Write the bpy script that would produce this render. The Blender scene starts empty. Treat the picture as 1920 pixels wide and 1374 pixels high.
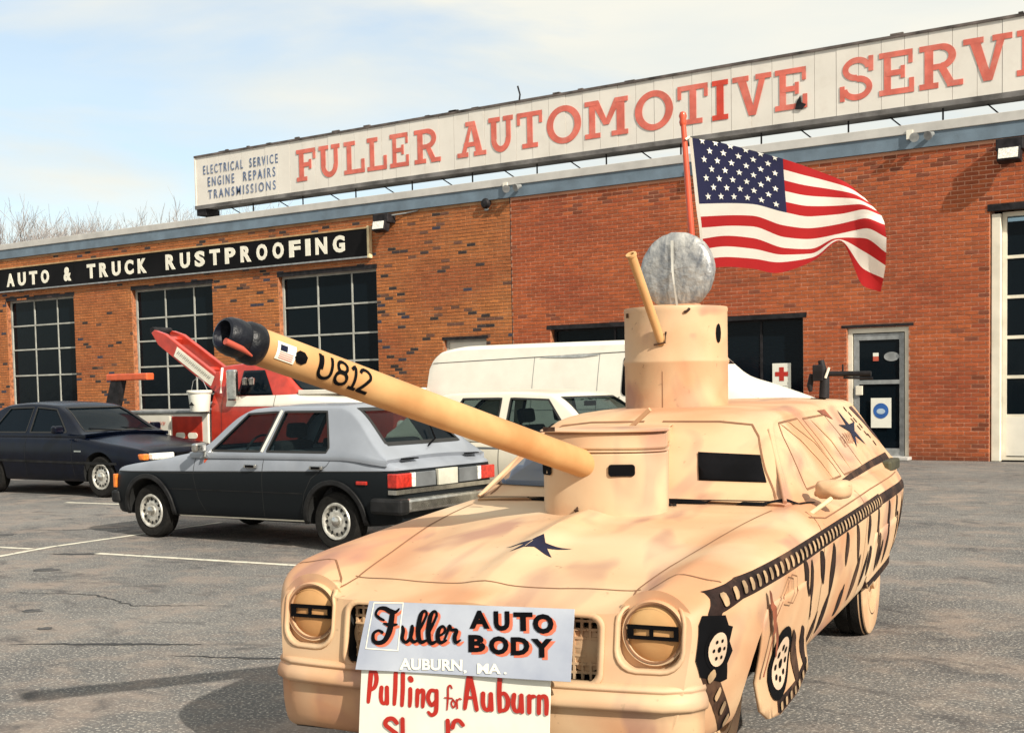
import bpy, bmesh, math, random
from mathutils import Vector, Matrix, geometry
from mathutils.bvhtree import BVHTree
PI = math.pi
random.seed(7)
scn = bpy.context.scene
COL = scn.collection

# ---------------------------------------------------------------- camera
cam_d = bpy.data.cameras.new('camera')
cam = bpy.data.objects.new('camera', cam_d)
COL.objects.link(cam)
scn.camera = cam
YAW, PITCH, ROLL = .603, .0592, .0195
fw = Vector((-math.sin(YAW)*math.cos(PITCH), math.cos(YAW)*math.cos(PITCH), -math.sin(PITCH)))
rt = Vector((math.cos(YAW), math.sin(YAW), 0)); up = rt.cross(fw)
rt2 = rt*math.cos(ROLL)-up*math.sin(ROLL); up2 = rt*math.sin(ROLL)+up*math.cos(ROLL)
m = Matrix((rt2, up2, -fw)).transposed().to_4x4(); m.translation = Vector((0, 0, 1.55))
cam.matrix_world = m
cam_d.sensor_width = 36; cam_d.lens = 45; cam_d.shift_y = 181/1920
cam_d.clip_start = .05; cam_d.clip_end = 3000

# ---------------------------------------------------------------- world, sun, exposure
TO_SUN = Vector((1.45, -.52, 1.0)).normalized()
w = bpy.data.worlds.new('World'); scn.world = w; w.use_nodes = True
nt = w.node_tree; N = nt.nodes; K = nt.links
for n in list(N): N.remove(n)
def nd(nt, t, **k):
    n = nt.nodes.new(t)
    for a, b in k.items():
        if a in n.inputs.keys() if hasattr(n.inputs, 'keys') else False: n.inputs[a].default_value = b
        else: setattr(n, a, b)
    return n
out = nd(nt, 'ShaderNodeOutputWorld'); bg = nd(nt, 'ShaderNodeBackground')
sky = nd(nt, 'ShaderNodeTexSky', sky_type='NISHITA', sun_disc=False)
sky.sun_elevation = math.asin(TO_SUN.z); sky.sun_rotation = math.atan2(TO_SUN.x, TO_SUN.y)
sky.dust_density = 1.5; sky.air_density = 1.0
tc = nd(nt, 'ShaderNodeTexCoord'); mp = nd(nt, 'ShaderNodeMapping'); mp.inputs['Scale'].default_value = (1.6, 1.6, 7.5)
mp.inputs['Rotation'].default_value = (.05, .12, .3)
nz = nd(nt, 'ShaderNodeTexNoise'); nz.inputs['Scale'].default_value = 1.35; nz.inputs['Detail'].default_value = 9; nz.inputs['Roughness'].default_value = .52; nz.inputs['Distortion'].default_value = .5
cr = nd(nt, 'ShaderNodeValToRGB'); cr.color_ramp.elements[0].position = .33; cr.color_ramp.elements[1].position = .50
cr.color_ramp.elements[0].color = (.46, .46, .46, 1); cr.color_ramp.elements[1].color = (1, 1, 1, 1)
mx = nd(nt, 'ShaderNodeMix', data_type='RGBA')
# the overcast sheet thickens toward the right half of the sky and the horizon
sx = nd(nt, 'ShaderNodeSeparateXYZ')
ad = nd(nt, 'ShaderNodeMath', operation='MULTIPLY_ADD'); ad.inputs[1].default_value = .42; ad.inputs[2].default_value = .22
ad2 = nd(nt, 'ShaderNodeMath', operation='ADD')
K.new(tc.outputs['Generated'], mp.inputs['Vector']); K.new(mp.outputs[0], nz.inputs['Vector'])
K.new(tc.outputs['Generated'], sx.inputs[0]); K.new(sx.outputs['X'], ad.inputs[0])
K.new(nz.outputs['Fac'], ad2.inputs[0]); K.new(ad.outputs[0], ad2.inputs[1]); K.new(ad2.outputs[0], cr.inputs['Fac'])
K.new(cr.outputs['Color'], mx.inputs['Factor'])
hs = nd(nt, 'ShaderNodeMix', data_type='RGBA', blend_type='MULTIPLY'); hs.inputs['Factor'].default_value = 1; hs.inputs['B'].default_value = (1.45, 1.60, 1.62, 1)
K.new(sky.outputs['Color'], hs.inputs['A']); K.new(hs.outputs['Result'], mx.inputs['A']); mx.inputs['B'].default_value = (7.9, 7.7, 6.95, 1)
nz2 = nd(nt, 'ShaderNodeTexNoise'); nz2.inputs['Scale'].default_value = 2.6; nz2.inputs['Detail'].default_value = 7; cr2 = nd(nt, 'ShaderNodeValToRGB'); cr2.color_ramp.elements[0].position = .35; cr2.color_ramp.elements[1].position = .62
cr2.color_ramp.elements[0].color = (.70, .73, .70, 1); cr2.color_ramp.elements[1].color = (.80, .785, .70, 1)
vs2 = nd(nt, 'ShaderNodeVectorMath', operation='SCALE'); vs2.inputs['Scale'].default_value = 10; K.new(mp.outputs[0], nz2.inputs['Vector']); K.new(nz2.outputs['Fac'], cr2.inputs['Fac']); K.new(cr2.outputs['Color'], vs2.inputs[0]); K.new(vs2.outputs[0], mx.inputs['B'])
K.new(mx.outputs['Result'], bg.inputs['Color']); bg.inputs['Strength'].default_value = .088
K.new(bg.outputs[0], out.inputs[0])
sd = bpy.data.lights.new('sun', 'SUN'); sd.energy = 5.0; sd.angle = math.radians(.6); sd.color = (1, .93, .80)
so = bpy.data.objects.new('sun', sd); COL.objects.link(so)
so.rotation_euler = TO_SUN.to_track_quat('Z', 'Y').to_euler(); so.location = (0, 0, 30)
scn.view_settings.view_transform = 'Standard'; scn.view_settings.look = 'None'
scn.view_settings.gamma = 1; scn.view_settings.use_curve_mapping = False
scn.view_settings.exposure = .45

# ---------------------------------------------------------------- materials
def mat(name, col, rough=.6, metal=0, var=.12, vscale=6, bump=0, bscale=40, coat=0, col2=None, spec=.5, attr=None, rand=0, dirt=0, dirtcol=(.03, .022, .016)):
    M = bpy.data.materials.new(name); M.use_nodes = True; t = M.node_tree; b = t.nodes['Principled BSDF']
    b.inputs['Roughness'].default_value = rough; b.inputs['Metallic'].default_value = metal
    b.inputs['Coat Weight'].default_value = coat; b.inputs['Coat Roughness'].default_value = .08
    b.inputs['Specular IOR Level'].default_value = spec
    tcn = nd(t, 'ShaderNodeTexCoord'); n1 = nd(t, 'ShaderNodeTexNoise'); n1.inputs['Scale'].default_value = vscale; n1.inputs['Detail'].default_value = 6
    t.links.new(tcn.outputs['Object'], n1.inputs['Vector'])
    rp = nd(t, 'ShaderNodeValToRGB'); rp.color_ramp.elements[0].position = .32; rp.color_ramp.elements[1].position = .68
    c2 = col2 or tuple(c*(1-var*2) for c in col)
    rp.color_ramp.elements[0].color = (*c2, 1); rp.color_ramp.elements[1].color = (*(tuple(min(1, c*(1+var)) for c in col) if not col2 else col), 1)
    t.links.new(n1.outputs['Fac'], rp.inputs['Fac']); src = rp.outputs['Color']
    if attr:
        a = nd(t, 'ShaderNodeAttribute', attribute_name=attr); mu = nd(t, 'ShaderNodeMix', data_type='RGBA', blend_type='MULTIPLY'); mu.inputs['Factor'].default_value = 1
        t.links.new(a.outputs['Color'], mu.inputs['A']); t.links.new(src, mu.inputs['B']); src = mu.outputs['Result']
    if dirt:
        n3 = nd(t, 'ShaderNodeTexNoise'); n3.inputs['Scale'].default_value = 2.3; n3.inputs['Detail'].default_value = 10; n3.inputs['Roughness'].default_value = .7
        t.links.new(tcn.outputs['Object'], n3.inputs['Vector'])
        r3 = nd(t, 'ShaderNodeValToRGB'); r3.color_ramp.elements[0].position = .5; r3.color_ramp.elements[1].position = .75
        r3.color_ramp.elements[0].color = (0, 0, 0, 1); r3.color_ramp.elements[1].color = (dirt, dirt, dirt, 1)
        m3 = nd(t, 'ShaderNodeMix', data_type='RGBA'); m3.inputs['B'].default_value = (*dirtcol, 1)
        t.links.new(n3.outputs['Fac'], r3.inputs['Fac']); t.links.new(r3.outputs['Color'], m3.inputs['Factor']); t.links.new(src, m3.inputs['A']); src = m3.outputs['Result']
    t.links.new(src, b.inputs['Base Color'])
    if bump:
        n2 = nd(t, 'ShaderNodeTexNoise'); n2.inputs['Scale'].default_value = bscale; n2.inputs['Detail'].default_value = 8
        bp = nd(t, 'ShaderNodeBump'); bp.inputs['Strength'].default_value = bump; bp.inputs['Distance'].default_value = .02
        t.links.new(tcn.outputs['Object'], n2.inputs['Vector']); t.links.new(n2.outputs['Fac'], bp.inputs['Height']); t.links.new(bp.outputs[0], b.inputs['Normal'])
    return M
def glassmat(name, tint, alpha):
    M = bpy.data.materials.new(name); M.use_nodes = True; t = M.node_tree
    for n in list(t.nodes): t.nodes.remove(n)
    o = nd(t, 'ShaderNodeOutputMaterial'); tr = nd(t, 'ShaderNodeBsdfTransparent'); tr.inputs[0].default_value = (*tint, 1)
    p = nd(t, 'ShaderNodeBsdfPrincipled'); p.inputs['Base Color'].default_value = (.004, .008, .012, 1); p.inputs['Roughness'].default_value = .08
    p.inputs['Specular IOR Level'].default_value = .12
    tcn = nd(t, 'ShaderNodeTexCoord'); n2 = nd(t, 'ShaderNodeTexNoise'); n2.inputs['Scale'].default_value = 1.7
    bp = nd(t, 'ShaderNodeBump'); bp.inputs['Strength'].default_value = .08; bp.inputs['Distance'].default_value = .05
    t.links.new(tcn.outputs['Object'], n2.inputs['Vector']); t.links.new(n2.outputs['Fac'], bp.inputs['Height']); t.links.new(bp.outputs[0], p.inputs['Normal'])
    x = nd(t, 'ShaderNodeMixShader'); x.inputs[0].default_value = alpha
    t.links.new(tr.outputs[0], x.inputs[1]); t.links.new(p.outputs[0], x.inputs[2]); t.links.new(x.outputs[0], o.inputs[0])
    return M
def tanmat():
    M = mat('desert_paint', (.55, .358, .208), .58, var=.05, vscale=3, bump=.05, bscale=14, spec=.3)
    t = M.node_tree; b = t.nodes['Principled BSDF']; src = b.inputs['Base Color'].links[0].from_socket
    tcn = [n for n in t.nodes if n.bl_idname == 'ShaderNodeTexCoord'][0]
    def blot(sc, stretch, lo, hi, col, amt, src):
        mpn = nd(t, 'ShaderNodeMapping'); mpn.inputs['Scale'].default_value = stretch; mpn.inputs['Location'].default_value = (sc, sc*2, 1)
        n = nd(t, 'ShaderNodeTexNoise'); n.inputs['Scale'].default_value = sc; n.inputs['Detail'].default_value = 2.5; n.inputs['Distortion'].default_value = .6
        r = nd(t, 'ShaderNodeValToRGB'); r.color_ramp.elements[0].position = lo; r.color_ramp.elements[1].position = hi
        r.color_ramp.elements[0].color = (0, 0, 0, 1); r.color_ramp.elements[1].color = (amt, amt, amt, 1)
        x = nd(t, 'ShaderNodeMix', data_type='RGBA'); x.inputs['B'].default_value = (*col, 1)
        t.links.new(tcn.outputs['Object'], mpn.inputs['Vector']); t.links.new(mpn.outputs[0], n.inputs['Vector']); t.links.new(n.outputs['Fac'], r.inputs['Fac'])
        t.links.new(r.outputs['Color'], x.inputs['Factor']); t.links.new(src, x.inputs['A']); return x.outputs['Result']
    src = blot(1.5, (1, .7, 1.4), .48, .63, (.47, .225, .115), .85, src)
    src = blot(2.6, (1.6, .5, 1), .55, .68, (.31, .155, .115), .75, src)
    src = blot(26, (1, 1, 1), .70, .76, (.16, .09, .05), .5, src)
    src = blot(1.1, (1, 1, 1), .52, .72, (.58, .44, .29), .8, src)  # pale blotches that paint highlights into the sand colour
    t.links.new(src, b.inputs['Base Color']); return M
TAN = tanmat()
TUBE = mat('painted_tube', (.56, .34, .15), .6, var=.05, vscale=3.2, col2=(.42, .20, .075), spec=.25, bump=.03, bscale=30)
BLACK = mat('black_paint', (.004, .004, .005), .8, var=.2, spec=.06)
SEAM = mat('seam_shadow_gap', (.20, .09, .04), .8)
DKSEAM = mat('dark_seam', (.015, .015, .015), .8)
BROWN = mat('dark_brown_paint', (.022, .011, .009), .7, spec=.15, var=.3, vscale=20, dirt=.5, dirtcol=(.25, .13, .07))
NAVY = mat('navy_paint', (.006, .008, .028), .6, spec=.2, var=.25)
RUBBER = mat('tyre_rubber', (.012, .011, .010), .9, spec=.2, var=.2, vscale=25, bump=.3, bscale=120)
UNDER = mat('underbody', (.008, .008, .008), .9)
CHROME = mat('worn_chrome', (.62, .60, .56), .22, 1, var=.15, vscale=12)
STEEL = mat('steel_wheel', (.55, .53, .48), .35, .35, var=.2, vscale=18)
GLASS = glassmat('car_glass', (.55, .66, .66), .40)
DGLASS = glassmat('tinted_car_glass', (.12, .17, .21), .75)
BGLASS = glassmat('building_glass', (.12, .15, .18), .78)
WHITE = mat('white_paint', (.72, .68, .59), .45, var=.03, vscale=4, dirt=.12, dirtcol=(.4, .33, .25))
CREAM = mat('cream_car_paint', (.66, .61, .50), .35, var=.03, coat=.3, dirt=.1, dirtcol=(.4, .33, .25))
RED = mat('red_truck_paint', (.46, .035, .018), .35, var=.12, coat=.3, dirt=.15)
DBLUE = mat('midnight_blue_paint', (.0018, .0035, .010), .25, var=.15, coat=.04, spec=.2)
CHARC = mat('charcoal_plastic', (.014, .014, .015), .55, var=.3, spec=.2, dirt=.2, dirtcol=(.08, .075, .065))
TRIM = mat('grey_trim', (.16, .17, .18), .4, .3)
BURG = mat('burgundy_cloth', (.14, .022, .028), .9, var=.2, bump=.2)
INTER = mat('dark_interior', (.035, .035, .038), .85)
REDL = mat('red_lens', (.45, .022, .012), .2, coat=.5, var=.2, vscale=30)
AMBER = mat('amber_lens', (.75, .20, .03), .2, coat=.5, var=.2, vscale=30)
CLEAR = mat('clear_lens', (.78, .76, .68), .12, coat=.8, var=.2, vscale=40)
GREYM = mat('grey_metal', (.32, .33, .33), .45, .4, var=.15, vscale=8)
DKMETAL = mat('dark_metal', (.02, .018, .02), .6, .1, spec=.2, var=.3, vscale=8)
FRAMEM = mat('window_frame_paint', (.40, .40, .36), .6, var=.12, vscale=3, dirt=.3)
WFRAME = mat('white_frame_paint', (.72, .66, .54), .55, var=.06, vscale=3, dirt=.25, dirtcol=(.25, .2, .13))
FASC = mat('blue_grey_fascia', (.135, .185, .235), .55, var=.12, vscale=2.5, dirt=.35, dirtcol=(.08, .09, .1), bump=.1)
COPING = mat('pale_coping', (.50, .48, .45), .5, var=.08, vscale=2, dirt=.3, dirtcol=(.25, .24, .22))
SIGNW = mat('sign_white', (.70, .655, .59), .5, var=.03, vscale=1.5, dirt=.3, dirtcol=(.5, .42, .35))
SIGNRIM = mat('rusty_sign_rim', (.13, .105, .095), .7, .2, var=.4, vscale=3, dirt=.6)
FRED = mat('faded_red_letter', (.62, .135, .095), .6, var=.1, vscale=5, dirt=.35, dirtcol=(.74, .42, .34))
SRED = mat('strong_red_letter', (.58, .05, .025), .55, var=.1, vscale=5)
FBLUE = mat('faded_blue_letter', (.10, .15, .27), .6, var=.2, vscale=9, dirt=.6, dirtcol=(.5, .5, .55))
SBLACK = mat('black_sign_panel', (.005, .0045, .005), .55, var=.3, vscale=1.2, spec=.1)
IVORY = mat('ivory_letter', (.78, .74, .62), .5, var=.05)
ORRED = mat('coral_letter_shadow', (.66, .14, .07), .55, var=.06)
VRED = mat('vermilion_letter', (.42, .018, .009), .5, var=.06)
SIGNG = mat('grey_blue_banner', (.44, .465, .52), .6, var=.06, vscale=3.2, col2=(.27, .295, .37), spec=.2)
BOARD = mat('white_board', (.74, .72, .63), .55, var=.03, dirt=.1, dirtcol=(.5, .45, .35))

# ---------------------------------------------------------------- mesh helpers
class MB:
    def __init__(s): s.v = []; s.f = []; s.mi = []
    def add(s, vs, fs, mi=0):
        o = len(s.v); s.v += [tuple(x) for x in vs]; s.f += [tuple(i+o for i in f) for f in fs]; s.mi += [mi]*len(fs); return s
    def box(s, x0, x1, y0, y1, z0, z1, mi=0, M=None):
        vs = [(x, y, z) for z in (z0, z1) for y in (y0, y1) for x in (x0, x1)]
        if M: vs = [M @ Vector(v) for v in vs]
        return s.add(vs, [(0, 2, 3, 1), (4, 5, 7, 6), (0, 1, 5, 4), (1, 3, 7, 5), (3, 2, 6, 7), (2, 0, 4, 6)], mi)
    def tube(s, pts, r, n=8, mi=0, cap=True):
        pts = [Vector(p) for p in pts]; rs = r if isinstance(r, (list, tuple)) else [r]*len(pts); vs = []
        for i, p in enumerate(pts):
            d = (pts[min(i+1, len(pts)-1)]-pts[max(i-1, 0)]).normalized()
            a = d.cross(Vector((0, 0, 1)) if abs(d.z) < .95 else Vector((1, 0, 0))).normalized(); b = d.cross(a)
            vs += [p+(a*math.cos(2*PI*k/n)+b*math.sin(2*PI*k/n))*rs[i] for k in range(n)]
        fs = [(i*n+k, i*n+(k+1) % n, (i+1)*n+(k+1) % n, (i+1)*n+k) for i in range(len(pts)-1) for k in range(n)]
        if cap: fs += [tuple(range(n-1, -1, -1)), tuple((len(pts)-1)*n+k for k in range(n))]
        return s.add(vs, fs, mi)
    def lathe(s, prof, n=32, M=None, mi=0, ax='z', closed=False):
        # prof: list of (r, h) around the axis
        vs = []
        for r, h in prof:
            for k in range(n):
                c, q = math.cos(2*PI*k/n)*r, math.sin(2*PI*k/n)*r
                v = Vector((c, q, h)) if ax == 'z' else Vector((c, h, q)) if ax == 'y' else Vector((h, c, q))
                vs.append(M @ v if M else v)
        P = len(prof)
        fs = [(i*n+k, i*n+(k+1) % n, (i+1)*n+(k+1) % n, (i+1)*n+k) for i in range(P-1) for k in range(n)]
        return s.add(vs, fs, mi)
    def prism(s, poly, mp, h0, h1, mi=0):
        # poly in 2D, mp(u, v, h) -> xyz
        n = len(poly); vs = [mp(u, v, h0) for u, v in poly]+[mp(u, v, h1) for u, v in poly]
        return s.add(vs, [tuple(range(n-1, -1, -1)), tuple(range(n, 2*n))]+[(i, (i+1) % n, n+(i+1) % n, n+i) for i in range(n)], mi)
    def obj(s, name, mats, parent=None, smooth=None, bevel=0, recalc=True):
        me = bpy.data.meshes.new(name); me.from_pydata(s.v, [], s.f)
        for m_ in (mats if isinstance(mats, (list, tuple)) else [mats]): me.materials.append(m_)
        if any(s.mi): me.polygons.foreach_set('material_index', s.mi)
        if recalc:
            b = bmesh.new(); b.from_mesh(me); bmesh.ops.recalc_face_normals(b, faces=b.faces); b.to_mesh(me); b.free()
        me.update()
        return link(name, me, parent, smooth, bevel)
def link(name, me, parent=None, smooth=None, bevel=0):
    o = bpy.data.objects.new(name, me); COL.objects.link(o)
    if parent: o.parent = parent
    if smooth is not None:
        me.polygons.foreach_set('use_smooth', [True]*len(me.polygons)); me.set_sharp_from_angle(angle=math.radians(smooth)); me.update()
    if bevel:
        md = o.modifiers.new('bevel', 'BEVEL'); md.width = bevel; md.segments = 2; md.limit_method = 'ANGLE'; md.harden_normals = False
    return o
def tag(o, label, cat, group=None):
    o['label'] = label; o['category'] = cat
    if group: o['group'] = group
    return o
def struct(o): o['kind'] = 'structure'; return o
def thing(name, label, cat, loc=(0, 0, 0), rz=0, group=None):
    o = bpy.data.objects.new(name, None); COL.objects.link(o); o.location = loc; o.rotation_euler = (0, 0, rz); o.empty_display_size = .3
    return tag(o, label, cat, group)
def part(name, mb, mats, parent, smooth=None, bevel=0): return mb.obj(name, mats, parent, smooth, bevel)
def lerp(a, b, t): return a+(b-a)*t
def curve(pts):
    # monotone-ish piecewise smooth interpolation of (x, y) points
    xs = [p[0] for p in pts]; ys = [p[1] for p in pts]; n = len(pts)
    d = [(ys[i+1]-ys[i])/(xs[i+1]-xs[i]) for i in range(n-1)]
    m_ = [d[0]]+[0 if d[i-1]*d[i] <= 0 else 2*d[i-1]*d[i]/(d[i-1]+d[i]) for i in range(1, n-1)]+[d[-1]]
    def f(x):
        if x <= xs[0]: return ys[0]
        if x >= xs[-1]: return ys[-1]
        for i in range(n-1):
            if x <= xs[i+1]:
                h = xs[i+1]-xs[i]; t = (x-xs[i])/h
                return ys[i]*(2*t**3-3*t*t+1)+h*m_[i]*(t**3-2*t*t+t)+ys[i+1]*(-2*t**3+3*t*t)+h*m_[i+1]*(t**3-t*t)
    return f
def catmull(pts, k=3):
    out_ = []
    for i in range(len(pts)-1):
        p0, p1, p2, p3 = [Vector(pts[min(max(j, 0), len(pts)-1)]) for j in (i-1, i, i+1, i+2)]
        for q in range(k):
            t = q/k
            out_.append(tuple(.5*((2*p1)+(p2-p0)*t+(2*p0-5*p1+4*p2-p3)*t*t+(3*p1-p0-3*p2+p3)*t**3)))
    out_.append(tuple(pts[-1])); return out_
def rounded(x0, y0, x1, y1, r, n=5):
    P = []
    for cx, cy, a in ((x1-r, y1-r, 0), (x0+r, y1-r, 90), (x0+r, y0+r, 180), (x1-r, y0+r, 270)):
        P += [(cx+r*math.cos(math.radians(a+90*k/n)), cy+r*math.sin(math.radians(a+90*k/n))) for k in range(n+1)]
    return P
def boolcut(o, cutters, keep_mat=True):
    mb = MB(); 
    for c in cutters:
        b = MB(); b.add(*c)
        me = bpy.data.meshes.new('tmp'); me.from_pydata(b.v, [], b.f); me.materials.append(UNDER)
        bm = bmesh.new(); bm.from_mesh(me); bmesh.ops.recalc_face_normals(bm, faces=bm.faces); bm.to_mesh(me); bm.free()
        co = bpy.data.objects.new('tmp', me); COL.objects.link(co); co.parent = o.parent
        md = o.modifiers.new('cut', 'BOOLEAN'); md.operation = 'DIFFERENCE'; md.solver = 'EXACT'; md.object = co
        try: md.material_mode = 'TRANSFER' if keep_mat else 'INDEX'
        except Exception: pass
        bpy.context.view_layer.update()
        dg = bpy.context.evaluated_depsgraph_get(); ev = o.evaluated_get(dg)
        nm = bpy.data.meshes.new_from_object(ev); o.modifiers.remove(md)
        old = o.data; o.data = nm; nm.name = old.name; bpy.data.meshes.remove(old)
        bpy.data.objects.remove(co); bpy.data.meshes.remove(me)
    o.data.polygons.foreach_set('use_smooth', [True]*len(o.data.polygons)); o.data.set_sharp_from_angle(angle=math.radians(32)); o.data.update()
def bvh_of(vs, fs): return BVHTree.FromPolygons([Vector(v) for v in vs], fs)
def prism_cut(poly, mp, h0, h1):
    b = MB(); b.prism(poly, mp, h0, h1); return (b.v, b.f)
def cyl_cut(cx, cz, r, mp, h0, h1, n=40): return prism_cut([(cx+r*math.cos(2*PI*k/n), cz+r*math.sin(2*PI*k/n)) for k in range(n)], mp, h0, h1)
def fill2d(poly, res):
    P = []
    n = len(poly)
    for i in range(n):
        a, b = Vector(poly[i]), Vector(poly[(i+1) % n]); k = max(1, int((b-a).length/res))
        P += [a+(b-a)*(j/k) for j in range(k)]
    nb = len(P); x0 = min(p.x for p in P); x1 = max(p.x for p in P); y0 = min(p.y for p in P); y1 = max(p.y for p in P)
    G = []
    y = y0+res/2
    while y < y1:
        x = x0+res/2
        while x < x1: G.append(Vector((x, y))); x += res
        y += res
    r = geometry.delaunay_2d_cdt(P+G, [], [tuple(range(nb))], 1, 1e-5)
    return [tuple(v) for v in r[0]], [tuple(f) for f in r[2]]
def project(vs2, bvh, mp, d, off):
    # mp(u, v) gives the ray origin; d the ray direction; lands the points on the surface
    out_ = []; d = Vector(d).normalized()
    for u, v in vs2:
        o = Vector(mp(u, v)); h = bvh.ray_cast(o, d)
        if h[0] is None: h = bvh.find_nearest(o+d*(.9)) if False else (None,)
        if h[0] is None:
            out_.append(None)
        else:
            nn = h[1]
            if nn.dot(d) > 0: nn = -nn
            out_.append(h[0]+nn*off)
    last = next((x for x in out_ if x is not None), Vector((0, 0, 0)))
    bad = set(i for i, x in enumerate(out_) if x is None)
    return [x if x is not None else last for x in out_], bad
def decal(name, poly, bvh, mp, d, mt, parent, off=.003, res=.04, thick=0):
    vs, fs = fill2d(poly, res); P, bad = project(vs, bvh, mp, d, off)
    fs = no_jumps(P, vs, [f for f in fs if not any(i in bad for i in f)])
    mb = MB(); mb.add(P, fs)
    o = mb.obj(name, mt, parent, 60)
    if thick:
        md = o.modifiers.new('solid', 'SOLIDIFY'); md.thickness = thick; md.offset = 0
    return o
def ribbon2d(pts, wd, cols=1):
    # flat ribbon polygon strips for a 2D polyline with width (scalar or list)
    P = [Vector(p) for p in pts]; n = len(P); ws = wd if isinstance(wd, (list, tuple)) else [wd]*n; V = []
    Q = []
    for i in range(n):
        d = (P[min(i+1, n-1)]-P[max(i-1, 0)]).normalized(); Q.append(Vector((-d.y, d.x)))
    for c in range(cols+1):
        k = .5-c/cols
        V += [tuple(P[i]+Q[i]*ws[i]*k) for i in range(n)]
    return V, [(c*n+i, c*n+i+1, (c+1)*n+i+1, (c+1)*n+i) for c in range(cols) for i in range(n-1)]
def no_jumps(P, vs2, fs, lim=3.2):
    out_ = []
    for f in fs:
        ok = True
        for i in range(len(f)):
            a_, b_ = f[i], f[(i+1) % len(f)]; l2 = (Vector(vs2[a_])-Vector(vs2[b_])).length
            if (P[a_]-P[b_]).length > lim*l2+.02: ok = False; break
        if ok: out_.append(f)
    return out_
def dense(pts, res):
    out_ = []
    for i in range(len(pts)-1):
        a, b = Vector(pts[i]), Vector(pts[i+1]); k = max(1, int((b-a).length/res))
        out_ += [a+(b-a)*(j/k) for j in range(k)]
    out_.append(Vector(pts[-1])); return out_
def line_on(mb, pts, wd, bvh, mp, d, off=.002, res=.03, mi=0):
    dp = dense(pts, res)
    if isinstance(wd, (list, tuple)):
        f = curve([(i/(len(wd)-1), q) for i, q in enumerate(wd)]); ws = [f(i/(len(dp)-1)) for i in range(len(dp))]
    else: ws = wd
    wm = max(ws) if isinstance(ws, list) else ws
    vs, fs = ribbon2d(dp, ws, 1 if wm < .016 else max(2, int(wm/.010))); P, bad = project(vs, bvh, mp, d, off)
    mb.add(P, no_jumps(P, vs, [f for f in fs if not any(i in bad for i in f)]), mi)
_tc = {}
def text2d(s, bold=0.0, space=1.0, depth=0.0):
    key = (s, bold, space, depth)
    if key in _tc: return _tc[key]
    c = bpy.data.curves.new('t', 'FONT'); c.body = s; c.offset = bold; c.space_character = space; c.extrude = depth; c.resolution_u = 3
    o = bpy.data.objects.new('t', c); COL.objects.link(o); bpy.context.view_layer.update()
    me = bpy.data.meshes.new_from_object(o.evaluated_get(bpy.context.evaluated_depsgraph_get()))
    vs = [tuple(v.co) for v in me.vertices]; fs = [tuple(p.vertices) for p in me.polygons]
    bpy.data.objects.remove(o); bpy.data.curves.remove(c); bpy.data.meshes.remove(me)
    x0 = min(v[0] for v in vs); x1 = max(v[0] for v in vs); y0 = min(v[1] for v in vs); y1 = max(v[1] for v in vs)
    _tc[key] = ([((v[0]-x0)/(x1-x0), (v[1]-y0)/(y1-y0), v[2]) for v in vs], fs); return _tc[key]
def put_text(mb, s, mp, x0, x1, y0, y1, bold=0, space=1.0, mi=0, depth=.004):
    vs, fs = text2d(s, bold, space, 1.0)
    mb.add([mp(lerp(x0, x1, v[0]), lerp(y0, y1, v[1]), v[2]*depth) for v in vs], fs, mi)
# ---------------------------------------------------------------- ground
def asphalt():
    M = mat('asphalt', (.150, .143, .136), .88, var=.1, vscale=.6, col2=(.082, .080, .081), bump=.55, bscale=26, spec=.3)
    t = M.node_tree; b = t.nodes['Principled BSDF']; src = b.inputs['Base Color'].links[0].from_socket
    tcn = [n for n in t.nodes if n.bl_idname == 'ShaderNodeTexCoord'][0]
    def layer(kind, scale, lo, hi, amt, col, src, stretch=None, **kw):
        n = nd(t, kind)
        n.inputs['Scale'].default_value = scale
        for a, b_ in kw.items(): n.inputs[a].default_value = b_
        vec = tcn.outputs['Object']
        if stretch:
            mm = nd(t, 'ShaderNodeMapping'); mm.inputs['Scale'].default_value = stretch; t.links.new(vec, mm.inputs['Vector']); vec = mm.outputs[0]
        t.links.new(vec, n.inputs['Vector'])
        r = nd(t, 'ShaderNodeValToRGB'); r.color_ramp.elements[0].position = lo; r.color_ramp.elements[1].position = hi
        r.color_ramp.elements[0].color = (0, 0, 0, 1); r.color_ramp.elements[1].color = (amt, amt, amt, 1)
        x = nd(t, 'ShaderNodeMix', data_type='RGBA'); x.inputs['B'].default_value = (*col, 1)
        t.links.new(n.outputs['Distance' if kind == 'ShaderNodeTexVoronoi' else 'Fac'], r.inputs['Fac']); t.links.new(r.outputs['Color'], x.inputs['Factor']); t.links.new(src, x.inputs['A']); return x.outputs['Result']
    src = layer('ShaderNodeTexNoise', 30, .52, .66, .55, (.25, .22, .19), src, Detail=6, Roughness=.8)
    src = layer('ShaderNodeTexNoise', 42, .55, .68, .55, (.045, .043, .045), src, Detail=4, Roughness=.8)
    src = layer('ShaderNodeTexNoise', 60, .56, .64, .85, (.42, .39, .35), src, Detail=3)
    src = layer('ShaderNodeTexNoise', 1.6, .48, .66, .7, (.26, .205, .17), src, Detail=8, Roughness=.65)
    src = layer('ShaderNodeTexNoise', 2.6, .54, .70, .8, (.052, .048, .05), src, stretch=(.7, 1.1, 1), Detail=9, Roughness=.6, Distortion=1.2)
    src = layer('ShaderNodeTexNoise', 7, .54, .72, .6, (.30, .265, .225), src, Detail=6, Roughness=.7)
    t.links.new(src, b.inputs['Base Color']); return M
ASPH = asphalt()
struct(MB().add([(-900, -900, 0), (900, -900, 0), (900, 900, 0), (-900, 900, 0)], [(0, 1, 2, 3)]).obj('asphalt_ground', ASPH))
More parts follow.
